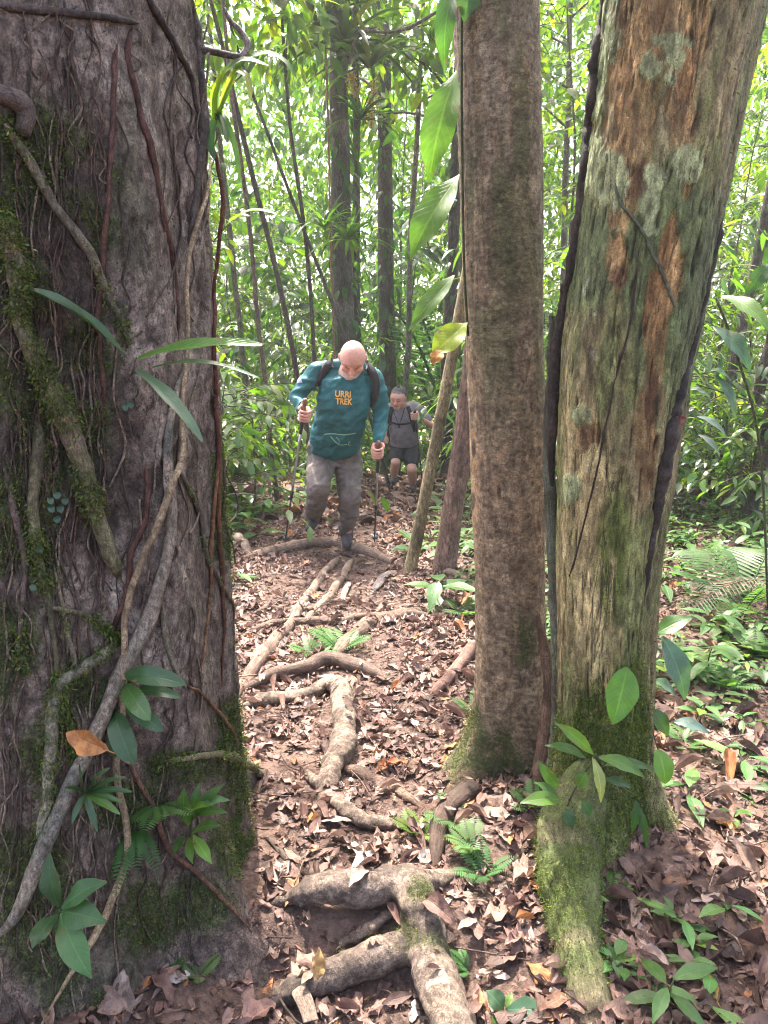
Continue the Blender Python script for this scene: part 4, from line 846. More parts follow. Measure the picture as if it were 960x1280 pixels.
# climber with big leaves on the brown trunk
yl = 2.5
st = [np.append(at(x, y, 2.52), 0.004) for x, y in ((578, -40), (577, 90), (578, 220), (580, 330), (585, 420))]
plant('climbing_plant', 'climber with big backlit drooping leaves on the left side of brown trunk', 'plant', at(580, 330, 2.52), [
    lv((571, 88), (536, 228), 46, yl, -0.05, (0.085, 0.17, 0.025), up=(-0.35, -1, 0.15), curl=0.08, peak=0.5), lv((574, 218), (513, 324), 44, yl, -0.08, (0.08, 0.16, 0.022), up=(-0.4, -1, 0.25), curl=0.08, peak=0.5),
    lv((568, 344), (511, 414), 25, yl, -0.06, (0.07, 0.135, 0.025), up=(-0.4, -1, 0.3), curl=0.06), lv((584, 403), (540, 446), 36, yl, -0.05, (0.20, 0.25, 0.02), up=(-0.3, -1, 0.4), curl=0.05, peak=0.5),
    lv((572, -30), (556, 92), 30, yl, -0.02, (0.05, 0.12, 0.03), up=(-0.6, -1, 0.1)), lv((592, -30), (580, 28), 36, yl - 0.03, -0.02, DG, up=(-0.1, -1, 0.1)), lv((574, 120), (560, 165), 20, yl, 0.05, MG, up=(-0.6, -1, 0.2))],
    stems=[([p[:3] for p in st], 0.004)])
lf = MB(); green_leaf(lf, (552, 438), (541, 456), 18, yl - 0.055, yl - 0.075, (0.33, 0.15, 0.03), (-0.3, -1, 0.4)); o = lf.build('dead_leaf', M['dead'], None, at(552, 438, yl)); tag(o, 'withered orange leaf tip under the lowest climber leaf beside brown trunk', 'leaf')
# plants at the foot of the worn tree
yr = 2.0
plant('climber_seedling', 'leafy climber with lance leaves and one yellow leaf at the foot of worn tree', 'plant', at(745, 1000, 2.08), [
    lv((742, 943), (694, 904), 17, yr, -0.05, BG, up=(-0.2, -0.8, 0.8)), lv((733, 948), (681, 932), 15, yr, -0.05, MG, up=(0, -0.6, 1)), lv((741, 946), (751, 1003), 15, yr, -0.05, (0.24, 0.27, 0.10), up=(0.3, -1, 0.2)),
    lv((748, 946), (806, 972), 20, yr, -0.03, BG, up=(0.1, -0.6, 1)), lv((756, 956), (818, 962), 16, yr, 0, MG, up=(0, -0.5, 1)), lv((702, 1000), (650, 1004), 20, yr - 0.02, -0.04, BG, up=(0, -0.6, 1)),
    lv((700, 1000), (668, 978), 14, yr, 0, MG), lv((698, 985), (672, 950), 15, yr, 0, MG, up=(-0.2, -1, 0.4)), lv((706, 1010), (716, 1035), 16, yr, -0.03, DG, up=(0, -1, 0.4)), lv((722, 985), (733, 965), 16, yr, 0, BG),
    lv((728, 1000), (738, 1020), 15, yr, -0.02, MG, up=(0, -1, 0.5)), lv((690, 1060), (712, 1085), 18, yr - 0.04, 0, DG, up=(0, -1, 0.5)), lv((708, 1055), (712, 1085), 15, yr - 0.05, -0.03, DG, up=(0, -1, 0.3)), lv((755, 975), (790, 985), 14, yr, 0, DG), lv((795, 1000), (790, 1040), 12, yr, 0, DG, up=(0, -1, 0.2)), lv((798, 1005), (808, 1060), 10, yr, 0, DG, up=(0, -1, 0.2)), lv((670, 1055), (695, 1045), 12, yr, -0.02, MG)],
    stems=[([at(722, 1090, 2.02), at(705, 1040, 2.03), at(712, 1000, 2.03), at(735, 960, 2.0), at(745, 942, 2.0)], 0.0025), ([at(745, 945, 2.0), at(765, 975, 2.02), at(795, 995, 2.02)], 0.002)])
plant('broad_leaf_vine', 'vine with two large bright leaves hanging in front of worn tree foot', 'plant', at(790, 835, 2.06), [
    lv((784, 834), (766, 906), 40, 2.04, -0.05, (0.085, 0.19, 0.03), up=(-0.1, -1, 0.15), curl=0.04, peak=0.42, tip_=0.8), lv((822, 936), (832, 980), 26, 2.0, -0.03, (0.10, 0.20, 0.035), up=(0.1, -1, 0.2), tip_=0.7)],
    stems=[([at(792, 800, 2.1), at(786, 834, 2.04), at(806, 880, 2.05), at(822, 936, 2.0)], 0.002)])
plant('dark_leaf_shrub', 'two large bluish leaves behind the right edge of worn tree foot', 'plant', at(815, 880, 2.45), [
    lv((828, 795), (856, 874), 32, 2.5, -0.06, (0.05, 0.105, 0.06), up=(0.2, -1, 0.3)), lv((816, 795), (866, 772), 24, 2.5, 0, MG, up=(0, -0.6, 1)), lv((818, 850), (845, 870), 18, 2.5, 0, DG), lv((815, 885), (835, 920), 20, 2.45, 0, DG, up=(0, -1, 0.5)), lv((842, 902), (886, 916), 18, 2.5, -0.02, (0.05, 0.09, 0.07))], 'glossy',
    stems=[([at(812, 930, 2.45), at(814, 860, 2.45), at(822, 800, 2.5)], 0.003)])
plant('hanging_leaf_shrub', 'tall shrub with long drooping leaves at the right edge behind worn tree', 'plant', at(950, 700, 3.4), [
    lv((902, 370), (968, 420), 25, 3.2, -0.2, BG, up=(-0.2, -0.6, 1)), lv((892, 408), (938, 464), 27, 3.2, -0.1, (0.045, 0.09, 0.06), up=(0.2, -1, 0.6)), lv((895, 468), (919, 524), 15, 3.2, -0.06, (0.05, 0.085, 0.07), up=(0.3, -1, 0.4)),
    lv((872, 520), (908, 546), 13, 3.2, -0.05, (0.10, 0.14, 0.13), up=(0.2, -0.7, 0.9)), lv((873, 543), (900, 570), 10, 3.2, -0.05, (0.09, 0.12, 0.11), up=(0.2, -0.8, 0.8)), lv((862, 486), (888, 497), 12, 3.2, 0, (0.10, 0.14, 0.13)), lv((888, 462), (914, 476), 15, 3.2, 0, DG),
    lv((960, 330), (930, 372), 20, 3.2, 0, DG, up=(-0.2, -1, 0.4)), lv((985, 340), (952, 385), 22, 3.2, 0, DG, up=(-0.2, -1, 0.4))],
    stems=[([at(960, 760, 3.4), at(950, 560, 3.35), at(920, 440, 3.2), at(895, 372, 3.2)], 0.006), ([at(935, 500, 3.3), at(870, 480, 3.2)], 0.003)])
plant('sprout', 'low sprout of toothed leaves at the bottom edge of the picture', 'plant', at(632, 1275, 1.62), [
    lv((632, 1262), (690, 1266), 26, 1.6, -0.03, (0.055, 0.12, 0.07), up=(0, -0.5, 1)), lv((630, 1262), (608, 1238), 24, 1.6, 0.02, (0.06, 0.12, 0.06), up=(0, -0.6, 1)), lv((632, 1264), (614, 1296), 22, 1.6, -0.05, BG, up=(0, -0.8, 0.8)), lv((633, 1260), (640, 1240), 9, 1.6, 0.03, (0.13, 0.22, 0.05)), lv((634, 1266), (662, 1296), 26, 1.6, -0.05, MG, up=(0, -0.6, 1))])

# ------------------------------------------------------------------ ferns
def frond(m, B_, D_, L_, wid, col_, droop=0.5, nn=16, rs_=None, pw=0.25):
    t = np.linspace(0, 1, nn); D_ = nrm(D_)
    P_ = np.asarray(B_) + np.outer(t*L_, D_) + np.outer(-droop*L_*t**2, (0, 0, 1))
    T = nrm(np.gradient(P_, axis=0)); S_ = nrm(np.cross(T, (0, 0, 1.0))); Un = np.cross(S_, T)
    tube(m, P_, np.linspace(L_*0.008, L_*0.003, nn), 4, None, np.array(col_)*0.8)
    k = slice(2, nn); ln = wid*L_*np.sin(np.pi*np.clip(t[k]*0.9 + 0.12, 0, 1))**0.7
    for sg in (-1, 1):
        scatter(m, leaf_tpl(3, 2, pw, 0.12, 0.1, 0.35, 0.0, 0.7), P_[k], sg*S_[k] + T[k]*0.35, Un[k], ln, np.broadcast_to(col_, (nn - 2, 3)))
def fern(label, x, y, L_, n, col_, seed, Y=None, az=(0, 360), wid=0.22, el=(0.6, 1.3), nn=16, group=None, droop=0.28, base=None):
    r = np.random.RandomState(seed); B_ = base if base is not None else (gp(x, y) if Y is None else at(x, y, Y)); t = thing('fern', label, 'fern', B_, group)
    for k in range(n):
        a = math.radians(az[0] + (az[1] - az[0])*(k + 0.5*r.rand())/n)
        m = MB(); frond(m, B_, (math.cos(a), math.sin(a), r.uniform(*el)), L_*r.uniform(0.75, 1.15), wid, np.array(col_)*np.array((1.05, 0.97, 0.6))*r.uniform(0.8, 1.2), droop, nn); m.build('frond', M['fern'], t)
    return t
s1, n1_ = surf('L', 168, 1030)
fern('dark hanging fern with broad fronds in the hollow of wide trunk', 0, 0, 0.13, 5, (0.035, 0.10, 0.03), 1, az=(200, 340), wid=0.26, el=(-0.3, 0.4), droop=0.9, base=s1 + n1_*0.02, nn=22)
s1, n1_ = surf('L', 195, 1000)
fern('pale feathery fern above the hanging one on wide trunk', 0, 0, 0.11, 6, (0.06, 0.13, 0.055), 2, az=(200, 380), wid=0.28, el=(0, 0.7), base=s1 + n1_*0.02)
fern('small fern sprig in the soil under wide trunk, left one of two', 214, 1218, 0.07, 3, (0.05, 0.12, 0.05), 3, az=(20, 200), wid=0.3)
fern('small whitish fern sprig in the soil under wide trunk, right one of two', 248, 1222, 0.08, 5, (0.10, 0.16, 0.10), 4, wid=0.28)
fern('low fern between the root arms at brown trunk foot, white in sun', 575, 1030, 0.15, 6, (0.07, 0.15, 0.08), 5, az=(90, 270), wid=0.2)
fern('fern with pale round leaflets below brown trunk', 590, 1062, 0.13, 6, (0.10, 0.17, 0.10), 6, az=(60, 300), wid=0.25)
fern('blue green fern growing over the reddish side root', 605, 1096, 0.15, 6, (0.06, 0.15, 0.08), 7, wid=0.22)
fern('yellow green fern mat at the right rim of trail by forked root', 522, 1045, 0.13, 7, (0.09, 0.15, 0.05), 8, wid=0.25)
fern('fern in the middle of trail, in front of broad root hump', 425, 815, 0.26, 6, (0.07, 0.16, 0.07), 9, az=(-20, 200), wid=0.22)
fern('small fern left beside the one in mid trail', 392, 822, 0.17, 5, (0.06, 0.14, 0.05), 10, az=(-20, 200), wid=0.25)
fern('pale fern touching the thick mossy root near the bottom', 585, 1212, 0.09, 5, (0.07, 0.17, 0.09), 11, az=(60, 270), wid=0.28)
fern('fern under the left side of brown trunk by the fallen log', 590, 890, 0.16, 6, (0.05, 0.12, 0.045), 12, wid=0.25)
fern('tiny fern growing on the trail left edge behind wide trunk', 332, 642, 0.28, 6, (0.08, 0.17, 0.05), 13, wid=0.25)
fern('fern at the foot of the two slanting saplings', 585, 770, 0.2, 6, (0.06, 0.13, 0.06), 14, wid=0.25)

fern('small fern on litter right of the worn tree, nearest the trunk', 858, 935, 0.14, 7, (0.06, 0.14, 0.05), 15, wid=0.26)
fern('small fern on the right bank below the withered palm frond', 905, 860, 0.2, 7, (0.06, 0.14, 0.06), 16, wid=0.26)
fern('pale fern on the right bank at the picture edge', 945, 820, 0.22, 7, (0.08, 0.16, 0.08), 17, wid=0.26)
fern('fern hiding the left foot of the worn tree', 668, 1012, 0.13, 6, (0.05, 0.12, 0.045), 18, wid=0.26)
fern('little fern pressed against the moss of the worn tree root', 765, 1120, 0.10, 6, (0.06, 0.13, 0.04), 19, wid=0.28)
# ------------------------------------------------------------------ seedlings on the forest floor
def seedling_mesh(seed, n_leaf, L_, h, color):
    r = np.random.RandomState(seed); m = MB()
    tube(m, np.array([(0, 0, -0.02), (0.01*r.randn(), 0.01*r.randn(), h*0.5), (0.02*r.randn(), 0.02*r.randn(), h)]), 0.0025, 5, 5, (0.08, 0.09, 0.04))
    a = np.arange(n_leaf)*2.4 + r.rand(n_leaf)*0.6; z = h*(0.45 + 0.55*np.arange(n_leaf)/max(1, n_leaf - 1))
    D = np.column_stack([np.cos(a), np.sin(a), r.uniform(-0.2, 0.5, n_leaf)]); O = np.column_stack([0.1*L_*np.cos(a), 0.1*L_*np.sin(a), z])
    scatter(m, leaf_tpl(6, 4, r.uniform(0.34, 0.5), 0.25, 0.18, 0.45, 0.1), O, D, (0, 0, 1), L_*r.uniform(0.7, 1.1, n_leaf), greens(r, n_leaf, color, 0.3, 0.05))
    return m.mesh('seedling')
SEED = [seedling_mesh(20 + k, n_, L_, h, c) for k, (n_, L_, h, c) in enumerate(((4, 0.11, 0.06, (0.07, 0.14, 0.035)), (5, 0.09, 0.08, (0.065, 0.13, 0.028)), (6, 0.13, 0.10, (0.05, 0.11, 0.026)), (3, 0.14, 0.05, (0.085, 0.16, 0.05)), (7, 0.08, 0.06, (0.065, 0.13, 0.04)), (5, 0.16, 0.14, (0.055, 0.12, 0.03))))]
for me in SEED: me.materials.append(M['leaf'])
r = np.random.RandomState(31)
def put_seedling(x, y, s, k, label, group):
    o = bpy.data.objects.new('seedling', SEED[k]); col.objects.link(o); o.location = (x, y, gz(x, y)); o.scale = (s, s, s); o.rotation_euler = (r.randn()*0.15, r.randn()*0.15, r.uniform(0, 6.28)); tag(o, label, 'seedling', group)
k = 0
while k < 280:
    x, y = r.uniform(0.9, 4.2), r.uniform(2.2, 7.5)
    if r.rand() > (0.12 + 0.88*sstep(2.6, 3.8, y)) or not not_in_trunk(np.array([x]), np.array([y]))[0]: continue
    put_seedling(x, y, r.uniform(0.6, 1.35), r.randint(6), 'small green seedling in the dense patch on forest floor right of worn tree', 'seedlings carpeting the floor on the right'); k += 1
k = 0
while k < 34:
    x, y = r.uniform(0.55, 2.2), r.uniform(1.5, 3.4)
    if not not_in_trunk(np.array([x]), np.array([y]))[0]: continue
    put_seedling(x, y, r.uniform(0.35, 0.8), r.randint(6), 'tiny seedling scattered on the dark litter near the worn tree', 'tiny seedlings on the dark litter'); k += 1
k = 0
while k < 60:
    y = r.uniform(4.2, 11); x = path_x(y) + r.choice((-1, 1))*r.uniform(0.6, 1.5)
    put_seedling(x, y, r.uniform(0.9, 1.8), r.randint(6), 'small green seedling along the rim of the trail', 'seedlings along the trail rim'); k += 1
gm_ = MB(); rg = np.random.RandomState(91); n_ = 0
while n_ < 900:
    y = rg.uniform(3.3, 9.5); x = path_x(y) + rg.uniform(0.9, 1.4 + 0.55*y)
    if y > 6.2 and rg.rand() < 0.35: x = path_x(y) - rg.uniform(0.8, 2.6)
    if not not_in_trunk(np.array([x]), np.array([y]))[0] or fbm(np.array([[x*1.1, y*1.1, 3.0]]), 2)[0] < -0.22: continue
    q_ = rg.randint(4, 8); a_ = np.arange(q_)*2.4 + rg.rand()*6; h_ = rg.uniform(0.03, 0.16); L_ = rg.uniform(0.04, 0.11); z_ = gz(x, y)
    O_ = np.column_stack([x + 0.02*np.cos(a_), y + 0.02*np.sin(a_), z_ + h_*(0.4 + 0.6*rg.rand(q_))]); D_ = np.column_stack([np.cos(a_), np.sin(a_), rg.uniform(-0.3, 0.4, q_)])
    scatter(gm_, leaf_tpl(4, 2, rg.uniform(0.3, 0.55), 0.25, 0.18, 0.45, 0.1), O_, D_, (0, 0, 1), L_*rg.uniform(0.7, 1.2, q_), greens(rg, q_, (0.06, 0.125, 0.03), 0.4, 0.08)); n_ += 1
tag(gm_.build('ground_cover', M['leaf']), 'low green ground cover of tiny plants on the forest floor right of trail', 'ground cover', kind='stuff')
for x, y, s, kk, lb in ((735, 1140, 0.6, 1, 'small dark seedling between mossy root and orange leaf'), (700, 385, 1, 1, ''), (850, 1165, 0.8, 3, 'two leaved seedling on dark litter right of the orange upright leaf'), (832, 1160, 0.7, 1, 'little star shaped seedling close to the bright orange leaf'), (905, 1150, 0.8, 3, 'pale lobed seedling near the wide brown leaf at right edge'), (862, 1222, 0.7, 4, 'tiny seedling in litter above the yellow dead leaf'),
                        (880, 1270, 0.9, 3, 'bright leaf sprout at the bottom right under the yellow dead leaf'), (832, 1262, 0.7, 5, 'dull green sprout right of the long upright brown leaf'), (858, 1000, 1.0, 3, 'grey green seedling on litter right of the hanging round leaf'), (925, 965, 1.1, 3, 'seedling with two broad leaves at the right edge on dark litter'), (915, 1035, 0.7, 1, 'five pointed seedling above the flat orange leaf')):
    if not lb: continue
    p = gp(x, y); put_seedling(p[0], p[1], s, kk, lb, None)
# ------------------------------------------------------------------ forest behind: trunks one can tell apart
def clumps(rs_, centers, radii, per, L_, tpl, base, yellow=0.12, flat=0.7, var=0.4):
    m = MB(); 
    for c, rad in zip(centers, radii):
        n = per; d = nrm(rs_.randn(n, 3)); O = np.asarray(c) + d*rad*(rs_.rand(n, 1)**0.45)*np.array((1, 1, flat))
        D = nrm(d*0.5 + rs_.randn(n, 3)*0.6 + np.array((0, 0, -0.35))); U = nrm(rs_.randn(n, 3)*0.55 + np.array((0, 0, 1)))
        scatter(m, tpl, O, D, U, L_*rs_.uniform(0.6, 1.25, n), greens(rs_, n, base, var, yellow))
    return m
TL = leaf_tpl(3, 2, 0.38, 0.25, 0.2, 0.45); TLS = leaf_tpl(2, 2, 0.42, 0.2, 0.2, 0.45); TLN = leaf_tpl(3, 2, 0.2, 0.3, 0.25, 0.45)
def forest_tree(label, a, b, Y, wpx, color, seed, ztop=9.0, crown=True, name='forest_tree', cat='tree', ivy=0, wob=0.05, zc=4.5, nc=16, cr=1.3, leafL=0.24, group=None, base=(0.065, 0.125, 0.02), bend=0.0):
    r = np.random.RandomState(seed); A, B_ = at(*a, Y), at(*b, Y)
    d = (A - B_)/(A[2] - B_[2]); zb = gz(B_[0] - d[0]*1.0, Y) - 0.15
    zz = np.concatenate([np.linspace(zb, 6, 46), np.linspace(6.4, ztop, 8)])
    P_ = B_ + np.outer(zz - B_[2], d); P_[:, 0] += wob*fbm(np.column_stack([zz*0.7, 0*zz + seed, 0*zz]), 2) + bend*np.sin((zz - zb)*0.9)
    P_[:, 1] += wob*fbm(np.column_stack([zz*0.7, 0*zz + seed + 50, 0*zz]), 2)
    R = wpx*pxs(B_)/2*np.interp(zz, (zb, zb + 0.5, 3, ztop), (1.35, 1.05, 0.95, 0.5))
    base_p = np.array((P_[0, 0], P_[0, 1], zb + 0.15)); t = thing(name, label, cat, base_p, group)
    m = MB(); k = fbm(P_*3 + seed, 3); tube(m, P_, R, 14, None, lerp(color, np.array(color)*0.55, sstep(-0.2, 0.4, k)), 0.12, 12); m.build('trunk', M['bark_thin'], t)
    if ivy:
        n = ivy; kk = r.randint(0, 46, n); ang = r.uniform(0, 6.28, n); rad = R[kk] + 0.03 + 0.12*r.rand(n)
        O = P_[kk] + np.column_stack([np.cos(ang)*rad, np.sin(ang)*rad, r.randn(n)*0.15]); D = np.column_stack([np.cos(ang), np.sin(ang), -0.6 - r.rand(n)])
        m = MB(); scatter(m, TL, O, D, np.column_stack([np.cos(ang), np.sin(ang), 0.5 + 0*ang]), r.uniform(0.10, 0.24, n), greens(r, n, (0.035, 0.08, 0.025), 0.4, 0.08)); m.build('ivy', M['thicket'], t)
    if crown:
        cs = []
        for j in range(nc):
            z0 = r.uniform(zc, ztop); p0 = np.array([np.interp(z0, zz, P_[:, q]) for q in range(3)]); ang = r.uniform(0, 6.28); ln = cr*r.uniform(0.5, 1.5)
            p1 = p0 + np.array((np.cos(ang)*ln, np.sin(ang)*ln, ln*r.uniform(0.2, 0.7))); lim = MB(); tube(lim, np.array([p0, (p0 + p1)/2 + (0, 0, 0.1), p1]), np.array((0.35, 0.2, 0.08))*R[0]*0.8, 6, 8, np.array(color)*0.8); lim.build('limb', M['bark_thin'], t); cs += [p1, (p0*0.4 + p1*0.6)]
        clumps(r, cs, r.uniform(0.35, 0.8, len(cs)), 42, leafL, TL, base, 0.25).build('crown', M['thicket'], t)
    return t
GB = (0.17, 0.145, 0.115); DB = (0.085, 0.07, 0.055)
forest_tree('tall straight dark tree with bromeliads and a rope like vine, behind the bald hiker', (419, 0), (429, 430), 11, 26, (0.13, 0.115, 0.095), 1, 10, ivy=420, nc=7, zc=4.8)
forest_tree('second tall ivy clad tree, just right of the bald hiker\'s head', (478, 20), (483, 470), 13.5, 20, DB, 2, 11, ivy=480, nc=7, zc=5)
forest_tree('slim dark tree touching the tall bromeliad tree on its right', (447, 180), (447, 430), 11.5, 10, DB, 3, 9, ivy=60, nc=8)
forest_tree('dark slanting sapling left of the bald hiker\'s raised elbow', (331, 300), (368, 480), 9, 6.5, (0.07, 0.052, 0.04), 4, 7, nc=3, cr=0.9, bend=0.05)
forest_tree('thin brown stem right beside the wide trunk edge in the thicket', (298, 180), (341, 548), 8.5, 5.5, (0.12, 0.085, 0.06), 5, 7, nc=3, cr=0.9)
forest_tree('hair thin leaning stem between slanting sapling and tall trees', (343, 180), (410, 385), 10, 4.5, DB, 6, 7, nc=4, cr=0.8, bend=0.08)
forest_tree('upright wiry stem just left of the tall bromeliad tree', (372, 205), (389, 425), 10, 5, DB, 7, 7, nc=4, cr=0.8, bend=0.05)
forest_tree('dark ivy wrapped trunk half hidden behind the climber leaves', (566, 250), (559, 500), 11.8, 15, (0.07, 0.055, 0.045), 8, 9, ivy=240, nc=6)
forest_tree('olive thin slanting sapling rooted at the right side of trail', (584, 330), (517, 682), 5.2, 14, (0.26, 0.21, 0.11), 9, 3.2, crown=False, name='sapling', cat='sapling', wob=0.02, bend=0.025)
forest_tree('thick brown slanting sapling close behind the brown trunk', (597, 380), (558, 690), 5.1, 25, (0.17, 0.105, 0.075), 10, 6, nc=4, zc=4.2, name='sapling', cat='sapling', wob=0.02, bend=0.02)
forest_tree('left one of two leaning dark trunks at the far right', (962, 420), (888, 690), 6.8, 15, (0.11, 0.088, 0.07), 11, 8, ivy=40, nc=8, bend=0.03)
forest_tree('right one of two leaning dark trunks at the far right', (985, 440), (918, 705), 6.2, 17, (0.10, 0.08, 0.062), 12, 8, ivy=30, nc=8, bend=0.03)
forest_tree('short dark stem in the shade between worn tree and leaning trunks', (905, 540), (882, 660), 7.8, 12, DB, 13, 7, ivy=40, nc=6)
forest_tree('thin pale stem seen between the slanting sapling and the second hiker', (520, 200), (506, 470), 12, 7, GB, 14, 8, ivy=50, nc=6)
forest_tree('faint slim trunk seen in the gap between brown and worn trunk', (712, 60), (700, 420), 14, 9, GB, 15, 9, nc=10)
forest_tree('pale trunk beyond the wide trunk edge at mid left', (283, 240), (318, 560), 12, 7, GB, 16, 8, ivy=60, nc=8)
# rope like vine hanging in front of the tall tree
S = catmull(np.array([at(x, y, 10.4) for x, y in ((404, -40), (407, 60), (411, 180), (413, 300), (418, 440), (424, 470))]), 50)
m = MB(); tube(m, S, 0.013, 6, None, (0.26, 0.15, 0.08), 0.1, 10); tag(m.build('vine', M['vine'], None, S[-1]), 'thin orange brown vine hanging straight in front of the tall bromeliad tree', 'vine')
S = catmull(np.array([at(x, y, 9.6) for x, y in ((437, 80), (448, 42), (490, 40), (520, 30), (545, 15))]), 40)
m = MB(); tube(m, S, 0.018, 6, None, DB, 0.3, 10); o = m.build('branch', M['bark_thin'], None, S[0]); tag(o, 'mossy crooked branch arching right at the top, beside tall bromeliad tree', 'branch')
# branch with strap leaves at the top left, beside the wide trunk
A_ = [at(x, y, 2.15) for x, y in ((252, 62), (272, 66), (292, 70), (304, 71))]; m = MB(); tube(m, np.array(A_), np.array((0.010, 0.009, 0.008, 0.006)), 8, 24, (0.10, 0.08, 0.07), 0.3, 30)
A2 = [at(x, y, 2.15) for x, y in ((301, 72), (310, 57), (300, 38), (288, 26), (280, 10))]; tube(m, np.array(A2), np.array((0.008, 0.009, 0.007, 0.006, 0.005)), 8, 24, (0.25, 0.21, 0.19), 0.3, 30)
tag(m.build('broken_branch', M['bark_thin'], None, A_[0]), 'short crooked grey branch sticking out of the top right of wide trunk', 'branch')
def ribbon(m, P_, W_, up, color, nn=24, fold=0.25):
    S_ = catmull(np.asarray(P_), nn); T = nrm(np.gradient(S_, axis=0)); sd_ = nrm(np.cross(T, np.asarray(up, float))); u = np.cross(sd_, T)
    t = np.linspace(0, 1, nn); w_ = W_*np.sin(np.pi*np.clip(0.12 + 0.88*t, 0, 1))**0.5
    V = np.stack([S_ - sd_*w_[:, None] + u*(fold*w_)[:, None], S_, S_ + sd_*w_[:, None] + u*(fold*w_)[:, None]], 1)
    i = np.arange(nn*3).reshape(nn, 3); q = np.stack([i[:-1, :-1], i[1:, :-1], i[1:, 1:], i[:-1, 1:]], -1).reshape(-1, 4)
    L_ = np.zeros((nn, 3, 3)); L_[..., 0] = t[:, None]; L_[..., 1] = (-1, 0, 1); m.add(V.reshape(-1, 3), q, None, color, L_.reshape(-1, 3))
t = thing('bromeliad', 'arching strap leaved bromeliad hanging at the top right rim of wide trunk', 'plant', at(272, 110, 2.15))
for pts, w_, c in (([(268, 150), (272, 112), (288, 84), (308, 74), (336, 82)], 0.011, (0.09, 0.13, 0.09)), ([(268, 150), (268, 120), (278, 95), (290, 84)], 0.010, YG), ([(270, 150), (290, 95), (305, 92), (312, 108), (313, 126)], 0.009, (0.20, 0.22, 0.05)), ([(270, 150), (300, 82), (330, 66), (356, 76), (372, 100)], 0.008, MG), ([(268, 140), (282, 150), (295, 190), (300, 230)], 0.008, MG), ([(268, 150), (262, 175), (268, 200)], 0.012, DG), ([(270, 140), (282, 160), (284, 178)], 0.012, DG)):
    m = MB(); ribbon(m, [at(x, y, 2.15 - 0.02*j) for j, (x, y) in enumerate(pts)], w_, (0.2, -0.8, 0.6), c); m.build('leaf', M['leaf'], t)
m = MB(); green_leaf(m, (283, 281), (342, 266), 17, 3.0, 2.9, BG, (0, -0.4, 1)); green_leaf(m, (285, 278), (312, 270), 14, 3.05, 3.0, MG, (0, -0.4, 1))
tube(m, np.array([at(268, 300, 3.05), at(278, 288, 3.02), at(286, 280, 3.0)]), 0.003, 5, 8, (0.08, 0.09, 0.03)); tag(m.build('leafy_twig', M['leaf'], None, at(283, 281, 3.0)), 'twig with a bright horizontal leaf just right of wide trunk', 'twig')
# bromeliad rosettes on the tall tree
def rosette(r, L_, n, color):
    m = MB()
    for j in range(n):
        a = j*2.4 + r.rand(); e = r.uniform(0.2, 1.3); d = np.array((math.cos(a)*math.cos(e), math.sin(a)*math.cos(e), math.sin(e)))
        p = np.array([d*L_*t + np.array((0, 0, -0.6*L_*t*t*math.cos(e))) for t in (0, 0.3, 0.65, 1.0)]); ribbon(m, p, 0.035*L_, (0, 0, 1) if e < 1 else (1, 0, 0.2), greens(r, 1, color)[0], 10)
    return m
r = np.random.RandomState(9)
for (x, y, L_, cc), lb in zip(((398, 35, 0.75, (0.03, 0.05, 0.035)), (432, 55, 0.8, (0.03, 0.05, 0.035)), (405, 285, 0.5, (0.05, 0.10, 0.03)), (436, 300, 0.5, (0.06, 0.12, 0.05)), (462, 85, 0.7, (0.035, 0.055, 0.04)), (450, 150, 0.45, (0.04, 0.08, 0.03))),
        ('dark bromeliad highest on the left of tall tree', 'largest dark bromeliad on the right of tall tree top', 'low bromeliad on the left side of tall tree', 'bright bromeliad half way down the tall tree', 'dark bromeliad between both tall trees', 'small bromeliad under the hanging pale flower spikes')):
    m = rosette(r, L_, 26, cc); me_o = m.build('bromeliad', M['thicket']); me_o.location = at(x, y, 10.1); me_o.scale = (1.35, 1.35, 1.35); tag(me_o, lb, 'plant')
for (x, y, x2, y2), lb in (((438, 92, 446, 122), 'short pale orange flower spike hanging near top of tall tree'), ((468, 100, 464, 158), 'long pale orange flower spike hanging near top of tall tree')):
    A, B_ = at(x, y, 10.3), at(x2, y2, 10.3); m = MB(); n = 160; t_ = r.rand(n); O = A + np.outer(t_, B_ - A) + r.randn(n, 3)*0.035*np.sin(np.pi*(0.15 + 0.8*t_))[:, None]
    scatter(m, leaf_tpl(2, 2, 0.6, 0.2, 0.1), O, r.randn(n, 3), r.randn(n, 3), 0.05, np.array((0.42, 0.28, 0.14))*r.uniform(0.7, 1.2, (n, 1))); tube(m, np.array([A, (A + B_)/2, B_]), 0.01, 5, 6, (0.2, 0.14, 0.07)); tag(m.build('flower_spike', M['leaf'], None, A), lb, 'flower')

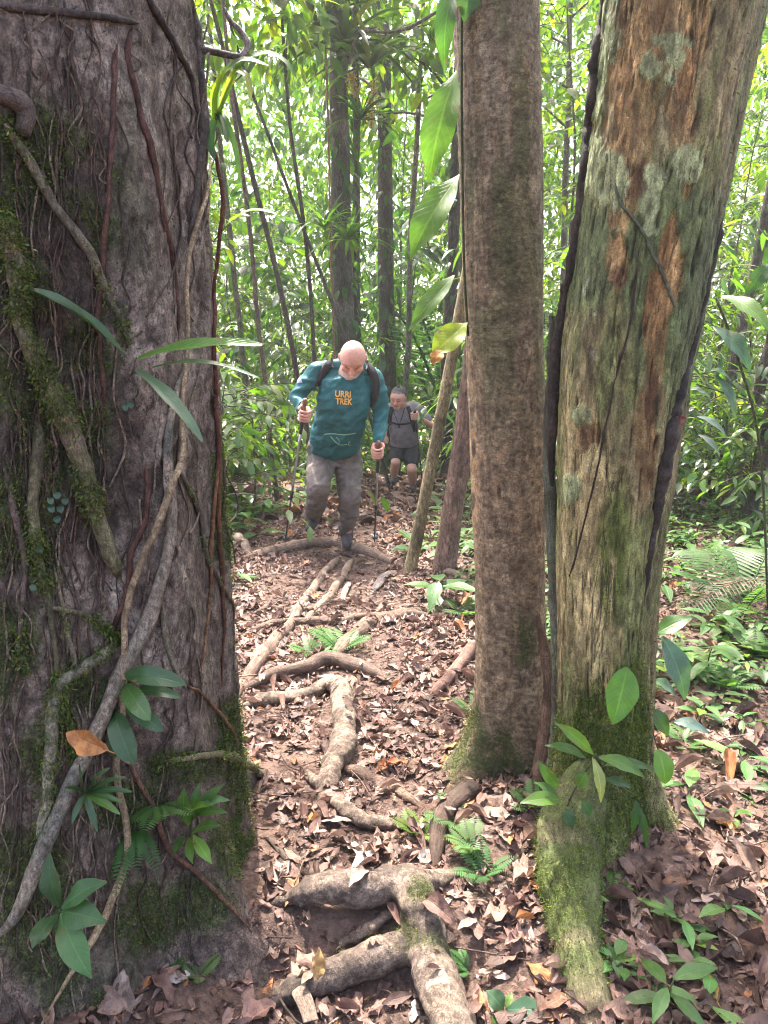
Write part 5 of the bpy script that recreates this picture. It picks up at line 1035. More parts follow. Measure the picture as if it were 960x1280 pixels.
# ------------------------------------------------------------------ thicket: saplings and shrubs, copies of a few kinds
def sapling_parts(seed, H, nb, bl, L_, per, base, tpl, sub=3, droop=0.4, yellow=0.15, low=0.12):
    r = np.random.RandomState(seed); st, lf = MB(), MB(); zz = np.linspace(-0.2, H, 14)
    P_ = np.column_stack([0.25*fbm(np.column_stack([zz*0.5, 0*zz + seed, 0*zz]), 2), 0.25*fbm(np.column_stack([zz*0.5, 0*zz + seed + 9, 0*zz]), 2), zz])
    tube(st, P_, np.linspace(0.008 + H*0.0028, 0.004, 14), 7, None, (0.10, 0.085, 0.06), 0.1, 10)
    O, D = [], []
    for k in range(nb):
        f = low + (1 - low)*(k + r.rand())/nb; z0 = f*H; p0 = np.array([np.interp(z0, zz, P_[:, q]) for q in range(3)]); a = r.uniform(0, 6.28); ln = bl*r.uniform(0.5, 1.2)*(1.15 - 0.6*f)
        d = np.array((math.cos(a), math.sin(a), r.uniform(0.1, 0.8)))
        for s in range(sub):
            aa = a + (s - (sub - 1)/2)*0.7; ds = nrm(np.array((math.cos(aa), math.sin(aa), d[2])) + 0); q0 = p0 + d*ln*0.25*(s > 0)
            tt = np.linspace(0, 1, 8); B_ = q0 + np.outer(tt*ln, ds) - np.outer(droop*ln*tt**2, (0, 0, 1))
            tube(st, B_, np.linspace(0.006, 0.002, 8), 4, None, (0.09, 0.08, 0.05))
            t_ = np.linspace(0.15, 1, per); pos = np.column_stack([np.interp(t_, tt, B_[:, q]) for q in range(3)]); dirv = nrm(np.gradient(pos, axis=0)); side = nrm(np.cross(dirv, (0, 0, 1.0)))
            sg = np.where(np.arange(per) % 2, 1, -1)[:, None]; O.append(pos); D.append(dirv*0.6 + side*sg*0.8 + r.randn(per, 3)*0.25 + np.array((0, 0, -0.25)))
    O, D = np.concatenate(O), np.concatenate(D); n = len(O)
    scatter(lf, tpl, O, D, nrm(r.randn(n, 3)*0.3 + np.array((0, 0, 1))), L_*r.uniform(0.6, 1.25, n), greens(r, n, base, 0.4, yellow))
    return st.mesh('stem'), lf.mesh('foliage')
KINDS = [sapling_parts(101, 6.5, 26, 1.3, 0.17, 9, (0.075, 0.135, 0.018), TL), sapling_parts(102, 8.5, 30, 1.5, 0.22, 8, (0.075, 0.135, 0.018), TL), sapling_parts(103, 5.0, 22, 1.1, 0.13, 11, (0.06, 0.12, 0.022), TL, yellow=0.25),
         sapling_parts(104, 7.5, 24, 1.6, 0.30, 6, (0.06, 0.125, 0.022), TL), sapling_parts(105, 6.0, 26, 1.2, 0.2, 8, (0.08, 0.14, 0.018), TLN, yellow=0.35), sapling_parts(106, 10.0, 34, 1.8, 0.24, 8, (0.065, 0.125, 0.02), TL), sapling_parts(107, 6.0, 34, 1.3, 0.09, 15, (0.07, 0.13, 0.02), TLS, yellow=0.3), sapling_parts(108, 5.0, 22, 1.1, 0.36, 4, (0.03, 0.07, 0.028), TL, yellow=0.02)]
BUSH = [sapling_parts(121, 1.3, 14, 0.8, 0.14, 8, (0.065, 0.125, 0.03), TL, sub=2), sapling_parts(122, 1.8, 18, 0.9, 0.15, 8, (0.06, 0.12, 0.03), TL, sub=2), sapling_parts(123, 0.9, 12, 0.6, 0.13, 8, (0.06, 0.12, 0.05), TL, sub=2), sapling_parts(124, 2.2, 18, 1.0, 0.19, 7, (0.06, 0.12, 0.035), TLN, sub=2), sapling_parts(125, 1.1, 12, 0.8, 0.19, 7, (0.07, 0.13, 0.04), TL, sub=2)]
for a, b in KINDS + BUSH: a.materials.append(M['vine']); b.materials.append(M['thicket'])
def put_kind(name, cat, kinds, k, x, y, s, label, group, rz=None):
    t = thing(name, label, cat, (x, y, gz(x, y)), group); t.scale = (s, s, s); t.rotation_euler = (r.randn()*0.05, r.randn()*0.05, r.uniform(0, 6.28) if rz is None else rz)
    for nm, me in zip(('stem', 'foliage'), kinds[k]):
        o = bpy.data.objects.new(nm, me); col.objects.link(o); o.parent = t
    return t
r = np.random.RandomState(77); n = 0; spots = []
while n < 100:
    y = r.uniform(9.0, 24); x = r.uniform(-0.62, 0.66)*y*1.0
    if abs(x - path_x(y)) < 1.5 and y < 12.5: continue
    if 10.4 < y < 15 and -1.9 < x < 1.3: continue
    if any((x - a)**2 + (y - b)**2 < 0.8 for a, b in spots): continue
    spots.append((x, y)); put_kind('young_tree', 'tree', KINDS, r.randint(8), x, y, r.uniform(0.75, 1.25), 'slender leafy young tree in the sunlit thicket beyond the hikers', 'young trees in the thicket'); n += 1
n = 0
while n < 120:
    y = r.uniform(6.0, 15); x = path_x(y) + r.choice((-1, 1, 1))*(0.85 + (0.5*y)*r.rand()**1.5)
    if y < 8.5 and 0.2 < x < 1.0: continue
    if x < -1.0 and y < 6.5: continue
    if 6.3 < y < 10.6 and abs(x/y - 0.028) < 0.13: continue
    put_kind('shrub', 'shrub', BUSH, r.randint(5), x, y, r.uniform(0.6, 1.15), 'low leafy shrub in the undergrowth on the slope beside trail', 'shrubs in the undergrowth'); n += 1
# far wood that reads as one mass
r = np.random.RandomState(55); nC = 2300; cy_ = r.uniform(20, 42, nC); cx = r.uniform(-0.7, 0.75, nC)*cy_; cz = hgt(cx, cy_) + r.rand(nC)**1.3*20
mm = clumps(r, np.column_stack([cx, cy_, cz]), r.uniform(0.9, 2.2, nC), 60, 0.36, TLS, (0.055, 0.12, 0.016), 0.22)
o = mm.build('far_forest', M['thicket']); tag(o, 'bright mass of leaves of the far wood beyond the thicket', 'forest', kind='stuff')

# palms: fronds of narrow leaflets
def palm(label, base, fronds, color, dead=False, name='palm'):
    t = thing(name, label, 'palm', base)
    for (tipv, L_, wd, dr, c) in fronds:
        m = MB(); frond(m, base, tipv, L_, wd, c, dr, 24, pw=0.06); m.build('frond', M['dead'] if dead else M['fern'], t)
    return t
palm('small green palm on the floor behind worn tree at right', gp(930, 765), [((-1, -0.3, 0.9), 0.62, 0.25, 0.6, (0.035, 0.08, 0.02)), ((-0.6, -0.8, 1.0), 0.5, 0.25, 0.7, (0.08, 0.15, 0.02)), ((-1, 0.4, 1.3), 0.6, 0.25, 0.6, (0.035, 0.075, 0.03)), ((0.3, -0.5, 1.2), 0.7, 0.35, 0.6, (0.06, 0.13, 0.03)), ((0.5, 0.5, 1.2), 0.8, 0.35, 0.5, MG), ((-0.2, 0.9, 1.4), 0.8, 0.35, 0.5, MG)], MG)
palm('withered brown palm frond drooping onto the floor at right', gp(950, 775) + (0, -0.1, 0.25), [((-1, -0.2, 0.35), 0.5, 0.22, 0.55, (0.17, 0.12, 0.08))], MG, True, 'dead_palm_frond')
palm('feathery palm seen in the gap between brown and worn trunk', np.array((2.25, 9.6, gz(2.25, 9.6))) , [((a_, b_, 2.6), 3.4, 0.14, 0.4, (0.05, 0.11, 0.04)) for a_, b_ in ((-0.5, -0.5), (0.4, -0.6), (0.9, 0.1), (-0.8, 0.3), (0.1, 0.8), (-0.1, -0.9))], MG)
palm('feathery palm rising behind the second hiker, left of climber leaves', np.array((1.3, 13.5, gz(1.3, 13.5))), [((a_, b_, 3.0), 5.2, 0.11, 0.4, (0.055, 0.11, 0.05)) for a_, b_ in ((-0.5, -0.5), (0.5, -0.6), (0.9, 0.1), (-0.9, 0.2), (0.1, 0.8), (-0.1, -0.9), (-0.7, -0.8))], MG)

# crowns of the three near trees, above the frame: they shade the foreground
for root_, c0, seed_ in ((LT, (-1.6, 1.4, 9.5), 1), (MT, (0.0, 2.0, 10.2), 2), (RT, (1.6, 3.4, 11.5), 3)):
    r = np.random.RandomState(seed_); nn_ = 22; cs = np.array(c0) + r.randn(nn_, 3)*np.array((1.7, 1.5, 0.9)); cs[:, 1] = np.minimum(cs[:, 1], 3.6)
    clumps(r, cs, r.uniform(0.4, 0.9, nn_), 55, 0.2, TL, (0.05, 0.10, 0.02)).build('crown', M['thicket'], root_)
# ------------------------------------------------------------------ people
def cloth_mat(name, base, rough=0.8, weave=900, var=0.2):
    n = NT(name); f = n.noise(18, 4); g = n.noise(weave, 2)
    c = n.mix(n.ramp(f, 0.3, 0.7), tuple(x*(1 - var) for x in base), tuple(min(1, x*(1 + var)) for x in base))
    return n.fin(c, rough, n.bump(f, 0.35, 0.03, n.bump(g, 0.2, 0.001)), 0.25)
def skin_mat():
    n = NT('skin'); c = n.attr('Col'); f = n.noise(60, 4); n.b.inputs['Subsurface Weight'].default_value = 0.15; n.b.inputs['Subsurface Radius'].default_value = (0.01, 0.004, 0.002)
    c = n.mix(n.ramp(f, 0.3, 0.7), n.mix(1, c, (0.88, 0.82, 0.8), 'MULTIPLY'), c); return n.fin(c, 0.48, n.bump(f, 0.15, 0.002), 0.4)
M['skin'] = skin_mat()
M['teal'] = cloth_mat('teal_cloth', (0.011, 0.082, 0.09), 0.6); M['trousers'] = cloth_mat('trouser_cloth', (0.115, 0.096, 0.084), 0.85)
M['greyshirt'] = cloth_mat('grey_cloth', (0.17, 0.145, 0.155), 0.85); M['black'] = cloth_mat('black_cloth', (0.02, 0.019, 0.022), 0.7)
M['boot'] = simple('boot', (0.05, 0.042, 0.045), 0.75, 0.3, 0, 60, 0.4); M['print'] = simple('orange_print', (0.62, 0.33, 0.06), 0.7); M['paleprint'] = simple('pale_print', (0.16, 0.32, 0.22), 0.7)
M['cork'] = simple('cork', (0.16, 0.075, 0.045), 0.7, 0.3, 0, 80, 0.4); M['rubber'] = simple('rubber', (0.02, 0.02, 0.022), 0.55); M['alu'] = simple('alu', (0.35, 0.34, 0.35), 0.35, 0.5, 0.8); M['patch'] = simple('patch', (0.33, 0.36, 0.42), 0.8); M['steelblack'] = simple('pole_black', (0.03, 0.03, 0.034), 0.4)

def hand(b, c, g, wdir, side, s=1.0):
    """fist closed round a grip: c its centre, g the grip axis (up), wdir from the hand to the wrist, side +1/-1 which side the palm lies on"""
    c = np.asarray(c, float); g = nrm(g); e1 = nrm(-(wdir - g*np.dot(wdir, g))); e2 = np.cross(g, e1)*side
    b.ell(c + e2*0.032*s - e1*0.008*s, e1, g, e2, 0.046*s, 0.046*s, 0.019*s)
    for k, ln in zip((1.5, 0.5, -0.5, -1.5), (0.95, 1.05, 1.0, 0.82)):
        o = c + g*k*0.0235*s; r_ = 0.0086*s
        p = [o + e2*0.034*s + e1*0.030*s, o + e2*0.012*s + e1*0.047*s*ln, o - e2*0.022*s + e1*0.034*s*ln, o - e2*0.030*s + e1*0.004*s, o - e2*0.014*s - e1*0.014*s]
        b.chain([(p[0], r_*1.1), (p[1], r_), (p[2], r_*0.95), (p[3], r_*0.9), (p[4], r_*0.8)])
    b.chain([(c + e2*0.030*s - e1*0.040*s + g*0.008*s, 0.016*s), (c + e2*0.004*s - e1*0.036*s + g*0.034*s, 0.0125*s), (c - e2*0.026*s - e1*0.012*s + g*0.044*s, 0.011*s), (c - e2*0.034*s + e1*0.008*s + g*0.042*s, 0.0095*s)])
    return c + e2*0.022*s - e1*0.045*s
def head(b, hc, f, u, s=1.0, wide=1.0):
    x = np.cross(f, u); hc = np.asarray(hc)
    b.ell(hc, x, f, u, 0.094*s*wide, 0.112*s, 0.108*s)
    b.ell(hc + f*0.035*s - u*0.06*s, x, f, u, 0.078*s*wide, 0.076*s, 0.082*s)
    b.ell(hc + f*0.068*s - u*0.112*s, x, f, u, 0.044*s*wide, 0.036*s, 0.032*s)          # chin
    b.cap(hc + f*0.102*s + u*0.0*s, 0.010*s, hc + f*0.126*s - u*0.040*s, 0.0155*s)       # nose
    for q in (-1, 1):
        b.cap(hc + f*0.114*s - u*0.046*s + x*q*0.013*s, 0.010*s, hc + f*0.106*s - u*0.048*s + x*q*0.016*s, 0.009*s)
        b.cap(hc + f*0.100*s + u*0.018*s + x*q*0.014*s, 0.012*s, hc + f*0.082*s + u*0.016*s + x*q*0.056*s, 0.011*s)   # brow
        b.ell(hc + f*0.070*s - u*0.045*s + x*q*0.048*s, x, f, u, 0.03*s, 0.03*s, 0.03*s)   # cheek
        b.ell(hc - f*0.012*s - u*0.022*s + x*q*0.097*s*wide, x, f, u, 0.010*s, 0.022*s, 0.034*s)  # ear
        b.ell(hc + f*0.084*s - u*0.008*s + x*q*0.034*s, x, f, u, 0.016*s, 0.014*s, 0.011*s)  # eyelid
    b.cap(hc + f*0.101*s - u*0.078*s - x*0.02*s, 0.008*s, hc + f*0.101*s - u*0.078*s + x*0.02*s, 0.008*s)    # lips
def head_color(hc, f, u, s, base, beard, hair=None, brow=(0.22, 0.15, 0.12)):
    x = np.cross(f, u)
    def fn(V):
        d = (V - hc)/s; a, b_, c_ = d@x, d@f, d@u; n = fbm(V*60, 3); r = np.sqrt((d**2).sum(1)); H = (r < 0.19)
        C = np.repeat(np.array([base], float), len(V), 0)
        red = H*np.clip(np.exp(-((b_ - 0.11)/0.05)**2)*np.exp(-((c_ + 0.03)/0.05)**2), 0, 1); C = lerp(C, np.array(base)*np.array((0.95, 0.68, 0.62)), 0.7*red)
        bd = H*sstep(-0.050, -0.072, c_ + 0.25*np.abs(a) + 0.006*n)*sstep(0.0, 0.04, b_)*(r < 0.18); C = lerp(C, beard, 0.75*bd)
        ms = H*np.exp(-((c_ + 0.066)/0.008)**2)*(np.abs(a) < 0.036)*(b_ > 0.08); C = lerp(C, np.array(beard)*0.8, 0.8*ms)
        mo = H*np.exp(-((c_ + 0.080)/0.005)**2)*(np.abs(a) < 0.026)*(b_ > 0.085); C = lerp(C, (0.22, 0.07, 0.06), 0.85*mo)
        for q in (-1, 1):
            ey = H*np.exp(-((c_ + 0.012)/0.005)**2)*np.exp(-((a - q*0.034)/0.016)**2)*(b_ > 0.05); C = lerp(C, (0.06, 0.035, 0.03), 0.85*np.clip(ey*1.3, 0, 1))
            bw = H*np.exp(-((c_ - 0.018)/0.007)**2)*np.exp(-((a - q*0.036)/0.022)**2)*(b_ > 0.05); C = lerp(C, brow, 0.6*bw)
        if hair is not None:
            hr = H*sstep(0.035, 0.055, c_ - 0.55*b_*0.6 + 0.01*n)*(r < 0.17); hr = np.maximum(hr, H*sstep(0.02, -0.01, b_ - 0.25*c_)*(c_ > -0.06)*sstep(0.105, 0.08, np.abs(a)*0)); C = lerp(C, hair, 0.95*np.clip(hr, 0, 1))
        return C
    return fn
def sockets(hc, f, u):
    x = np.cross(f, u)
    def fn(V, N_):
        d = V - hc; a, b_, c_ = d@x, d@f, d@u; e = 0
        for q in (-1, 1): e = e + np.exp(-((a - q*0.040)/0.017)**2 - ((c_ - 0.000)/0.010)**2)*(b_ > 0.04)
        e = e + 0.7*np.exp(-(a/0.03)**2 - ((c_ + 0.088)/0.006)**2)*(b_ > 0.06)
        return -f*(0.011*e)[:, None]
    return fn
def wrinkle(amp, sc3):
    def fn(V, N_): return N_*(amp*fbm(V*np.array(sc3), 3))[:, None]
    return fn
def shirt_hit(bv, px, py):
    d = ray(px, py); h = bv.ray_cast(Vector(CAM), Vector(d)); return (None, None) if h[0] is None else (np.array(h[0]), np.array(h[1]))
def band(m, P_, N_, w_, th):
    P_, N_ = np.asarray(P_, float), nrm(N_); n = len(P_); T = nrm(np.gradient(P_, axis=0)); S_ = nrm(np.cross(T, N_)); w_ = np.broadcast_to(w_, (n,))[:, None]
    V = np.stack([P_ - S_*w_/2, P_ - S_*w_*0.42 + N_*th, P_ + S_*w_*0.42 + N_*th, P_ + S_*w_/2, P_ - N_*th*0.5], 1); i = np.arange(n*5).reshape(n, 5); nx = np.roll(i, -1, 1)
    q = np.stack([i[:-1], nx[:-1], nx[1:], i[1:]], -1).reshape(-1, 4); t = [(i[0, 0], i[0, 1], i[0, 4]), (i[0, 1], i[0, 2], i[0, 4]), (i[0, 2], i[0, 3], i[0, 4]), (i[-1, 1], i[-1, 0], i[-1, 4]), (i[-1, 2], i[-1, 1], i[-1, 4]), (i[-1, 3], i[-1, 2], i[-1, 4])]
    m.add(V.reshape(-1, 3), q, t)
def on_cloth(bv, pts, n=26):
    S_ = catmull(np.array(pts, float), n); P_, N_ = [], []
    for x, y in S_:
        p, nn = shirt_hit(bv, x, y)
        if p is not None: P_.append(p); N_.append(nn)
    P_, N_ = np.array(P_), np.array(N_); k = np.ones(5)/5
    for A in (P_, N_):
        for j in range(3): A[:, j] = np.convolve(np.pad(A[:, j], 2, 'edge'), k, 'valid')
    return P_, N_
def pole(label, top, bot, dark=False, grip_len=0.17):
    top, bot = np.asarray(top, float), np.asarray(bot, float); t = thing('trekking_pole', label, 'trekking pole', bot); d = nrm(top - bot); L_ = np.linalg.norm(top - bot)
    g = MB(); tube(g, np.array([top + d*0.01, top - d*0.01, top - d*0.05, top - d*0.10, top - d*grip_len]), np.array((0.013, 0.019, 0.0155, 0.017, 0.0145)), 12, 20, (1, 1, 1)); g.build('grip', M['cork'] if not dark else M['rubber'], t)
    g = MB(); tube(g, np.array([top - d*(grip_len - 0.005), top - d*(grip_len + 0.12)]), np.array((0.0135, 0.0125)), 10, 6); g.build('foam_sleeve', M['rubber'], t)
    g = MB(); tube(g, np.array([top - d*(grip_len + 0.115), top - d*(L_*0.62)]), np.array((0.0088, 0.0085)), 8, 6); sh = g.build('upper_shaft', M['steelblack'] if dark else M['alu'], t)
    g = MB(); tube(g, np.array([top - d*(L_*0.60), top - d*(L_*0.62), top - d*(L_*0.66)]), np.array((0.012, 0.013, 0.011)), 8, 8); g.build('clamp', M['rubber'], t)
    g = MB(); tube(g, np.array([top - d*(L_*0.65), bot + d*0.03]), np.array((0.0072, 0.0062)), 8, 6); g.build('lower_shaft', M['steelblack'], t)
    g = MB(); tube(g, np.array([bot + d*0.075, bot + d*0.07, bot + d*0.062, bot + d*0.055]), np.array((0.009, 0.026, 0.027, 0.009)), 14, None); tube(g, np.array([bot + d*0.04, bot]), np.array((0.007, 0.003)), 8, 4); g.build('basket', M['rubber'], t)
    g = MB(); s_ = np.cross(d, (0, 1.0, 0)); tube(g, np.array([top - d*0.01, top - d*0.03 + s_*0.035, top - d*0.09 + s_*0.045, top - d*0.12 + s_*0.02, top - d*0.03]), 0.004, 6, 24); g.build('strap', M['black'], t)
    return t

# --- the bald hiker
F1 = gp(434, 683)[1]
def J(x, y, d): return at(x, y, F1 + d)
hf = nrm((-0.03, -0.68, -0.73)); hu = nrm(np.array((0.02, -0.73, 0.68))); hu = nrm(hu - hf*np.dot(hf, hu)); hc = J(441, 445.5, -0.50)
shL, shR = J(395, 466, -0.33), J(467, 472, -0.30); elL, elR = J(373, 496, -0.36), J(476, 514, -0.26); haL, haR = J(378, 519, -0.62), J(474, 566, -0.50)
hipL, hipR = J(402, 572, -0.02), J(434, 573, 0.0); knL, knR = J(398, 608, -0.34), J(438, 621, -0.17); anL, anR = J(392, 646, 0.10), J(434, 668, 0.03)
tipL, tipR = gp(356, 680), gp(468, 678); topL, topR = J(381.5, 500, -0.60), J(473.5, 553, -0.50)
gL, gR = nrm(topL - tipL), nrm(topR - tipR); haL = topL - gL*0.115; haR = topR - gR*0.075
P1 = thing('person', 'bald grey bearded hiker in teal long sleeved shirt, head bowed, striding uphill with two poles', 'person', gp(434, 684))
b = Body(); head(b, hc, hf, hu, 1.02, 0.97)
b.chain([(hc - hf*0.02 - hu*0.07, 0.072), (J(435, 470, -0.34), 0.082), (J(430, 490, -0.24), 0.10)])
X1 = nrm(shR - shL)
b.loft([(J(432, 476, -0.29), 0.16, 0.075), (J(429, 505, -0.26), 0.17, 0.09), (J(423, 545, -0.14), 0.165, 0.10), (J(418, 568, -0.03), 0.15, 0.10)], X1)
wL, wR = haL + nrm(elL - haL)*0.07, haR + nrm(elR - haR)*0.08
for sh, el, wr in ((shL, elL, wL), (shR, elR, wR)): b.chain([(J(430, 490, -0.24), 0.05), (sh, 0.042), (el, 0.030), (wr, 0.028)])
for w_, ha, g_, sd_, el in ((wL, haL, gL, 1, elL), (wR, haR, gR, -1, elR)):
    pw_ = hand(b, ha, g_, el - ha, sd_, 1.12); b.cap(w_, 0.030, pw_, 0.028)
for hp, kn, an in ((hipL, knL, anL), (hipR, knR, anR)): b.chain([(J(418, 562, -0.03), 0.09), (hp, 0.085), (kn, 0.055), (an, 0.036)])
b.chain([(anL, 0.028), (J(388, 658, 0.03), 0.026)]); b.chain([(anR, 0.028), (J(434, 676, -0.06), 0.026)])
body1 = b.skin('body', M['skin'], P1, 0.0045, 1, head_color(hc, hf, hu, 1.02, (0.50, 0.265, 0.20), (0.55, 0.50, 0.48)), sockets(hc, hf, hu))
body_bvh = BVHTree.FromPolygons([tuple(v) for v in b.V], b.F)
s = Body()
s.loft([(J(434, 463, -0.31), 0.11, 0.085), (J(433, 473, -0.31), 0.185, 0.11), (J(431, 490, -0.31), 0.198, 0.13), (J(428, 512, -0.29), 0.192, 0.14), (J(423, 533, -0.21), 0.192, 0.15), (J(419, 548, -0.14), 0.198, 0.15), (J(418, 557, -0.08), 0.200, 0.145)], X1, 26)
s.loft([(J(425, 533, -0.25), 0.18, 0.09), (J(428, 549, -0.21), 0.145, 0.07), (J(431, 561, -0.17), 0.09, 0.035)], X1, 10)     # front hem hanging lower
s.chain([(J(406, 463, -0.30), 0.07), (shL, 0.074), ((shL + elL)/2 + (-0.012, 0, -0.01), 0.072), (elL, 0.062), (wL*0.45 + elL*0.55, 0.054), (wL, 0.042)])
s.chain([(J(458, 467, -0.29), 0.07), (shR, 0.072), ((shR + elR)/2 + (0.01, 0, 0), 0.069), (elR, 0.060), (wR*0.5 + elR*0.5, 0.052), (wR, 0.042)])
s.chain([(J(421, 458, -0.33), 0.05), (J(452, 460, -0.34), 0.05)])
def shirt_disp(V, N_):
    q1 = (1 - np.abs(fbm(np.column_stack([V[:, 0]*3 + V[:, 2]*3, V[:, 1]*4, V[:, 2]*8 - V[:, 0]*6]), 3))*2.2)
    q2 = (1 - np.abs(fbm(np.column_stack([V[:, 0]*6 - V[:, 2]*2, V[:, 1]*5, V[:, 2]*14]) + 9, 2))*2.4)
    return N_*(0.016*np.clip(q1, -0.4, 1)**1 + 0.010*np.clip(q2, -0.4, 1) - 0.012)[:, None]
sh1 = s.skin('shirt', M['teal'], P1, 0.0075, 3, None, shirt_disp); bv1 = BVHTree.FromPolygons([tuple(v) for v in s.V], s.F)
s = Body()
s.loft([(J(418, 552, -0.07), 0.20, 0.14), (J(418, 568, -0.03), 0.215, 0.145), (J(418, 582, -0.03), 0.20, 0.13)], X1, 10)
s.chain([(hipL, 0.115), ((hipL + knL)/2, 0.105), (knL, 0.088), ((knL*0.45 + anL*0.55), 0.083), (anL + (0, -0.02, 0.05), 0.072)])
s.chain([(hipR, 0.115), ((hipR + knR)/2, 0.105), (knR, 0.088), ((knR + anR)/2, 0.078), (anR + (0, 0, 0.05), 0.064)])
def pants_disp(V, N_): return N_*(0.018*(0.5 - np.abs(fbm(np.column_stack([V[:, 0]*5 + V[:, 2]*3, V[:, 1]*5, V[:, 2]*11 - V[:, 0]*4]), 3))*2) + 0.006*np.sin((V[:, 2] - 0.7*V[:, 0])*60 + 5*fbm(V*5, 2))*sstep(0, 0.5, fbm(V*5 + 7, 2)))[:, None]
tr1 = s.skin('trousers', M['trousers'], P1, 0.0085, 4, None, pants_disp)
def boot(parent, an, heel, toe, w_=0.046, lab=None):
    s = Body(); s.chain([(an + (0, 0, 0.07), 0.050), (an, 0.053), (heel, 0.048)]); d = toe - heel
    s.chain([(heel, 0.046), (heel + d*0.5 + (0, 0, 0.012), 0.047), (toe, 0.038)]); return s.skin('boot', M['boot'], parent, 0.007, 3)
boot(P1, anR, J(434, 674, 0.06), J(433.5, 680, -0.16)); boot(P1, anL, J(393, 650, 0.16), J(387, 661, -0.03))
# print on the chest: each word is projected onto the cloth
def cloth_text(body, cx, cy_, hpx, rot, name, parent, mat, squeeze=1.0):
    cu = bpy.data.curves.new('t', 'FONT'); cu.body = body; cu.size = 1.0; cu.align_x = 'CENTER'; cu.align_y = 'CENTER'; cu.offset = 0.028; cu.resolution_u = 3; cu.fill_mode = 'BOTH'
    o = bpy.data.objects.new('t', cu); col.objects.link(o); dg = bpy.context.evaluated_depsgraph_get(); me = bpy.data.meshes.new_from_object(o.evaluated_get(dg)); bpy.data.objects.remove(o)
    V = np.array([v.co[:] for v in me.vertices]); F_ = [tuple(p.vertices) for p in me.polygons]; bpy.data.meshes.remove(me); m = MB(); out = []
    for v in V:
        dx, dy = v[0]*hpx/0.72*squeeze, -v[1]*hpx/0.72; c_, s_ = math.cos(rot), math.sin(rot); p, nn = shirt_hit(bv1, cx + dx*c_ - dy*s_, cy_ + dx*s_ + dy*c_); out.append(p + nn*0.004)
    q = [f for f in F_ if len(f) == 4]; t_ = [f for f in F_ if len(f) == 3]
    for f in F_:
        if len(f) > 4: t_ += [(f[0], f[i], f[i + 1]) for i in range(1, len(f) - 1)]
    m.add(out, q, t_); return m.build(name, mat, parent)
cloth_text('URRI', 428.8, 493.0, 7.8, 0.05, 'chest_print', sh1, M['print'], 0.86); cloth_text('TREK', 429.8, 502.2, 7.8, 0.05, 'chest_print', sh1, M['print'], 0.80)
m = MB()
for pts, w_ in (([(404.5, 543), (416, 542), (430, 543.5), (446, 541)], 0.009), ([(413, 545), (418, 551), (425, 556), (434, 555)], 0.008), ([(437, 551), (435, 556), (439, 556)], 0.006), ([(420, 546), (424, 551), (423, 555)], 0.006)):
    P_, N_ = on_cloth(bv1, pts, 24); band(m, P_ + N_*0.002, N_, w_, 0.002)
m.build('hem_print', M['paleprint'], sh1)
P_, N_ = on_cloth(bv1, [(374, 472), (375, 479)], 8); m = MB(); band(m, P_ + N_*0.002, N_, 0.045, 0.002); m.build('sleeve_patch', M['patch'], sh1)
# backpack on his back with both shoulder straps
K1 = thing('backpack', 'dark backpack worn by the bald hiker, mostly hidden behind his shoulders', 'backpack', J(424, 520, 0.0))
s = Body(); s.loft([(J(432, 470, -0.10), 0.13, 0.07), (J(430, 485, -0.06), 0.165, 0.10), (J(424, 520, 0.02), 0.175, 0.115), (J(419, 548, 0.10), 0.165, 0.10), (J(418, 556, 0.11), 0.13, 0.07)], X1, 16, 3.0); s.skin('pack_body', M['black'], K1, 0.012, 4)
for pts in ([(417, 453), (409, 458), (402, 468), (397, 480), (394, 492), (392, 505)], [(457, 456), (464, 463), (469, 474), (470, 486), (467, 499), (464, 512)]):
    P_, N_ = on_cloth(bv1, pts); m = MB(); band(m, P_, N_, np.linspace(0.078, 0.05, len(P_)), 0.018)
    m.build('shoulder_strap', M['black'], K1)
pole('trekking pole in the raised hand of bald hiker, left of his body', topL, tipL); pole('trekking pole in the lowered hand of bald hiker, right of his body', topR, tipR)

# --- the second hiker
F2 = gp(517, 613)[1]
def K(x, y, d): return at(x, y, F2 + d)
hf = nrm((-0.30, -0.88, -0.34)); hu = nrm(np.array((-0.05, -0.36, 0.93))); hu = nrm(hu - hf*np.dot(hf, hu)); hc = K(498, 496, -0.40)
shL, shR = K(487, 511, -0.24), K(520, 510, -0.22); elL, elR = K(481, 532, -0.2), K(541, 533, -0.22); hipL, hipR = K(497, 560, 0), K(514, 560, 0)
knL, knR = K(494.5, 578, -0.2), K(514.5, 587, -0.24); anL, anR = K(492, 597, 0.0), K(516.5, 606, 0.0)
top2, tip2 = K(518.5, 514, -0.5), gp(529, 614); g2 = nrm(top2 - tip2); ha2 = top2 - g2*0.06
P2 = thing('person', 'dark haired hiker in grey t-shirt and black shorts, climbing behind the bald hiker', 'person', gp(516, 614))
b = Body(); head(b, hc, hf, hu, 1.03, 1.03)
b.chain([(hc - hf*0.02 - hu*0.07, 0.066), (K(502, 507, -0.25), 0.07), (K(503, 520, -0.18), 0.09)]); X2 = nrm(shR - shL)
b.loft([(K(503, 513, -0.2), 0.14, 0.07), (K(504, 530, -0.14), 0.15, 0.09), (K(505, 550, -0.03), 0.15, 0.10), (K(505, 560, 0), 0.14, 0.09)], X2)
w2 = ha2 + nrm(elR - ha2)*0.08; b.chain([(K(504, 518, -0.2), 0.06), (shR, 0.055), (elR, 0.043), (w2, 0.031)]); pw_ = hand(b, ha2, g2, elR - ha2, -1, 1.1); b.cap(w2, 0.03, pw_, 0.028)
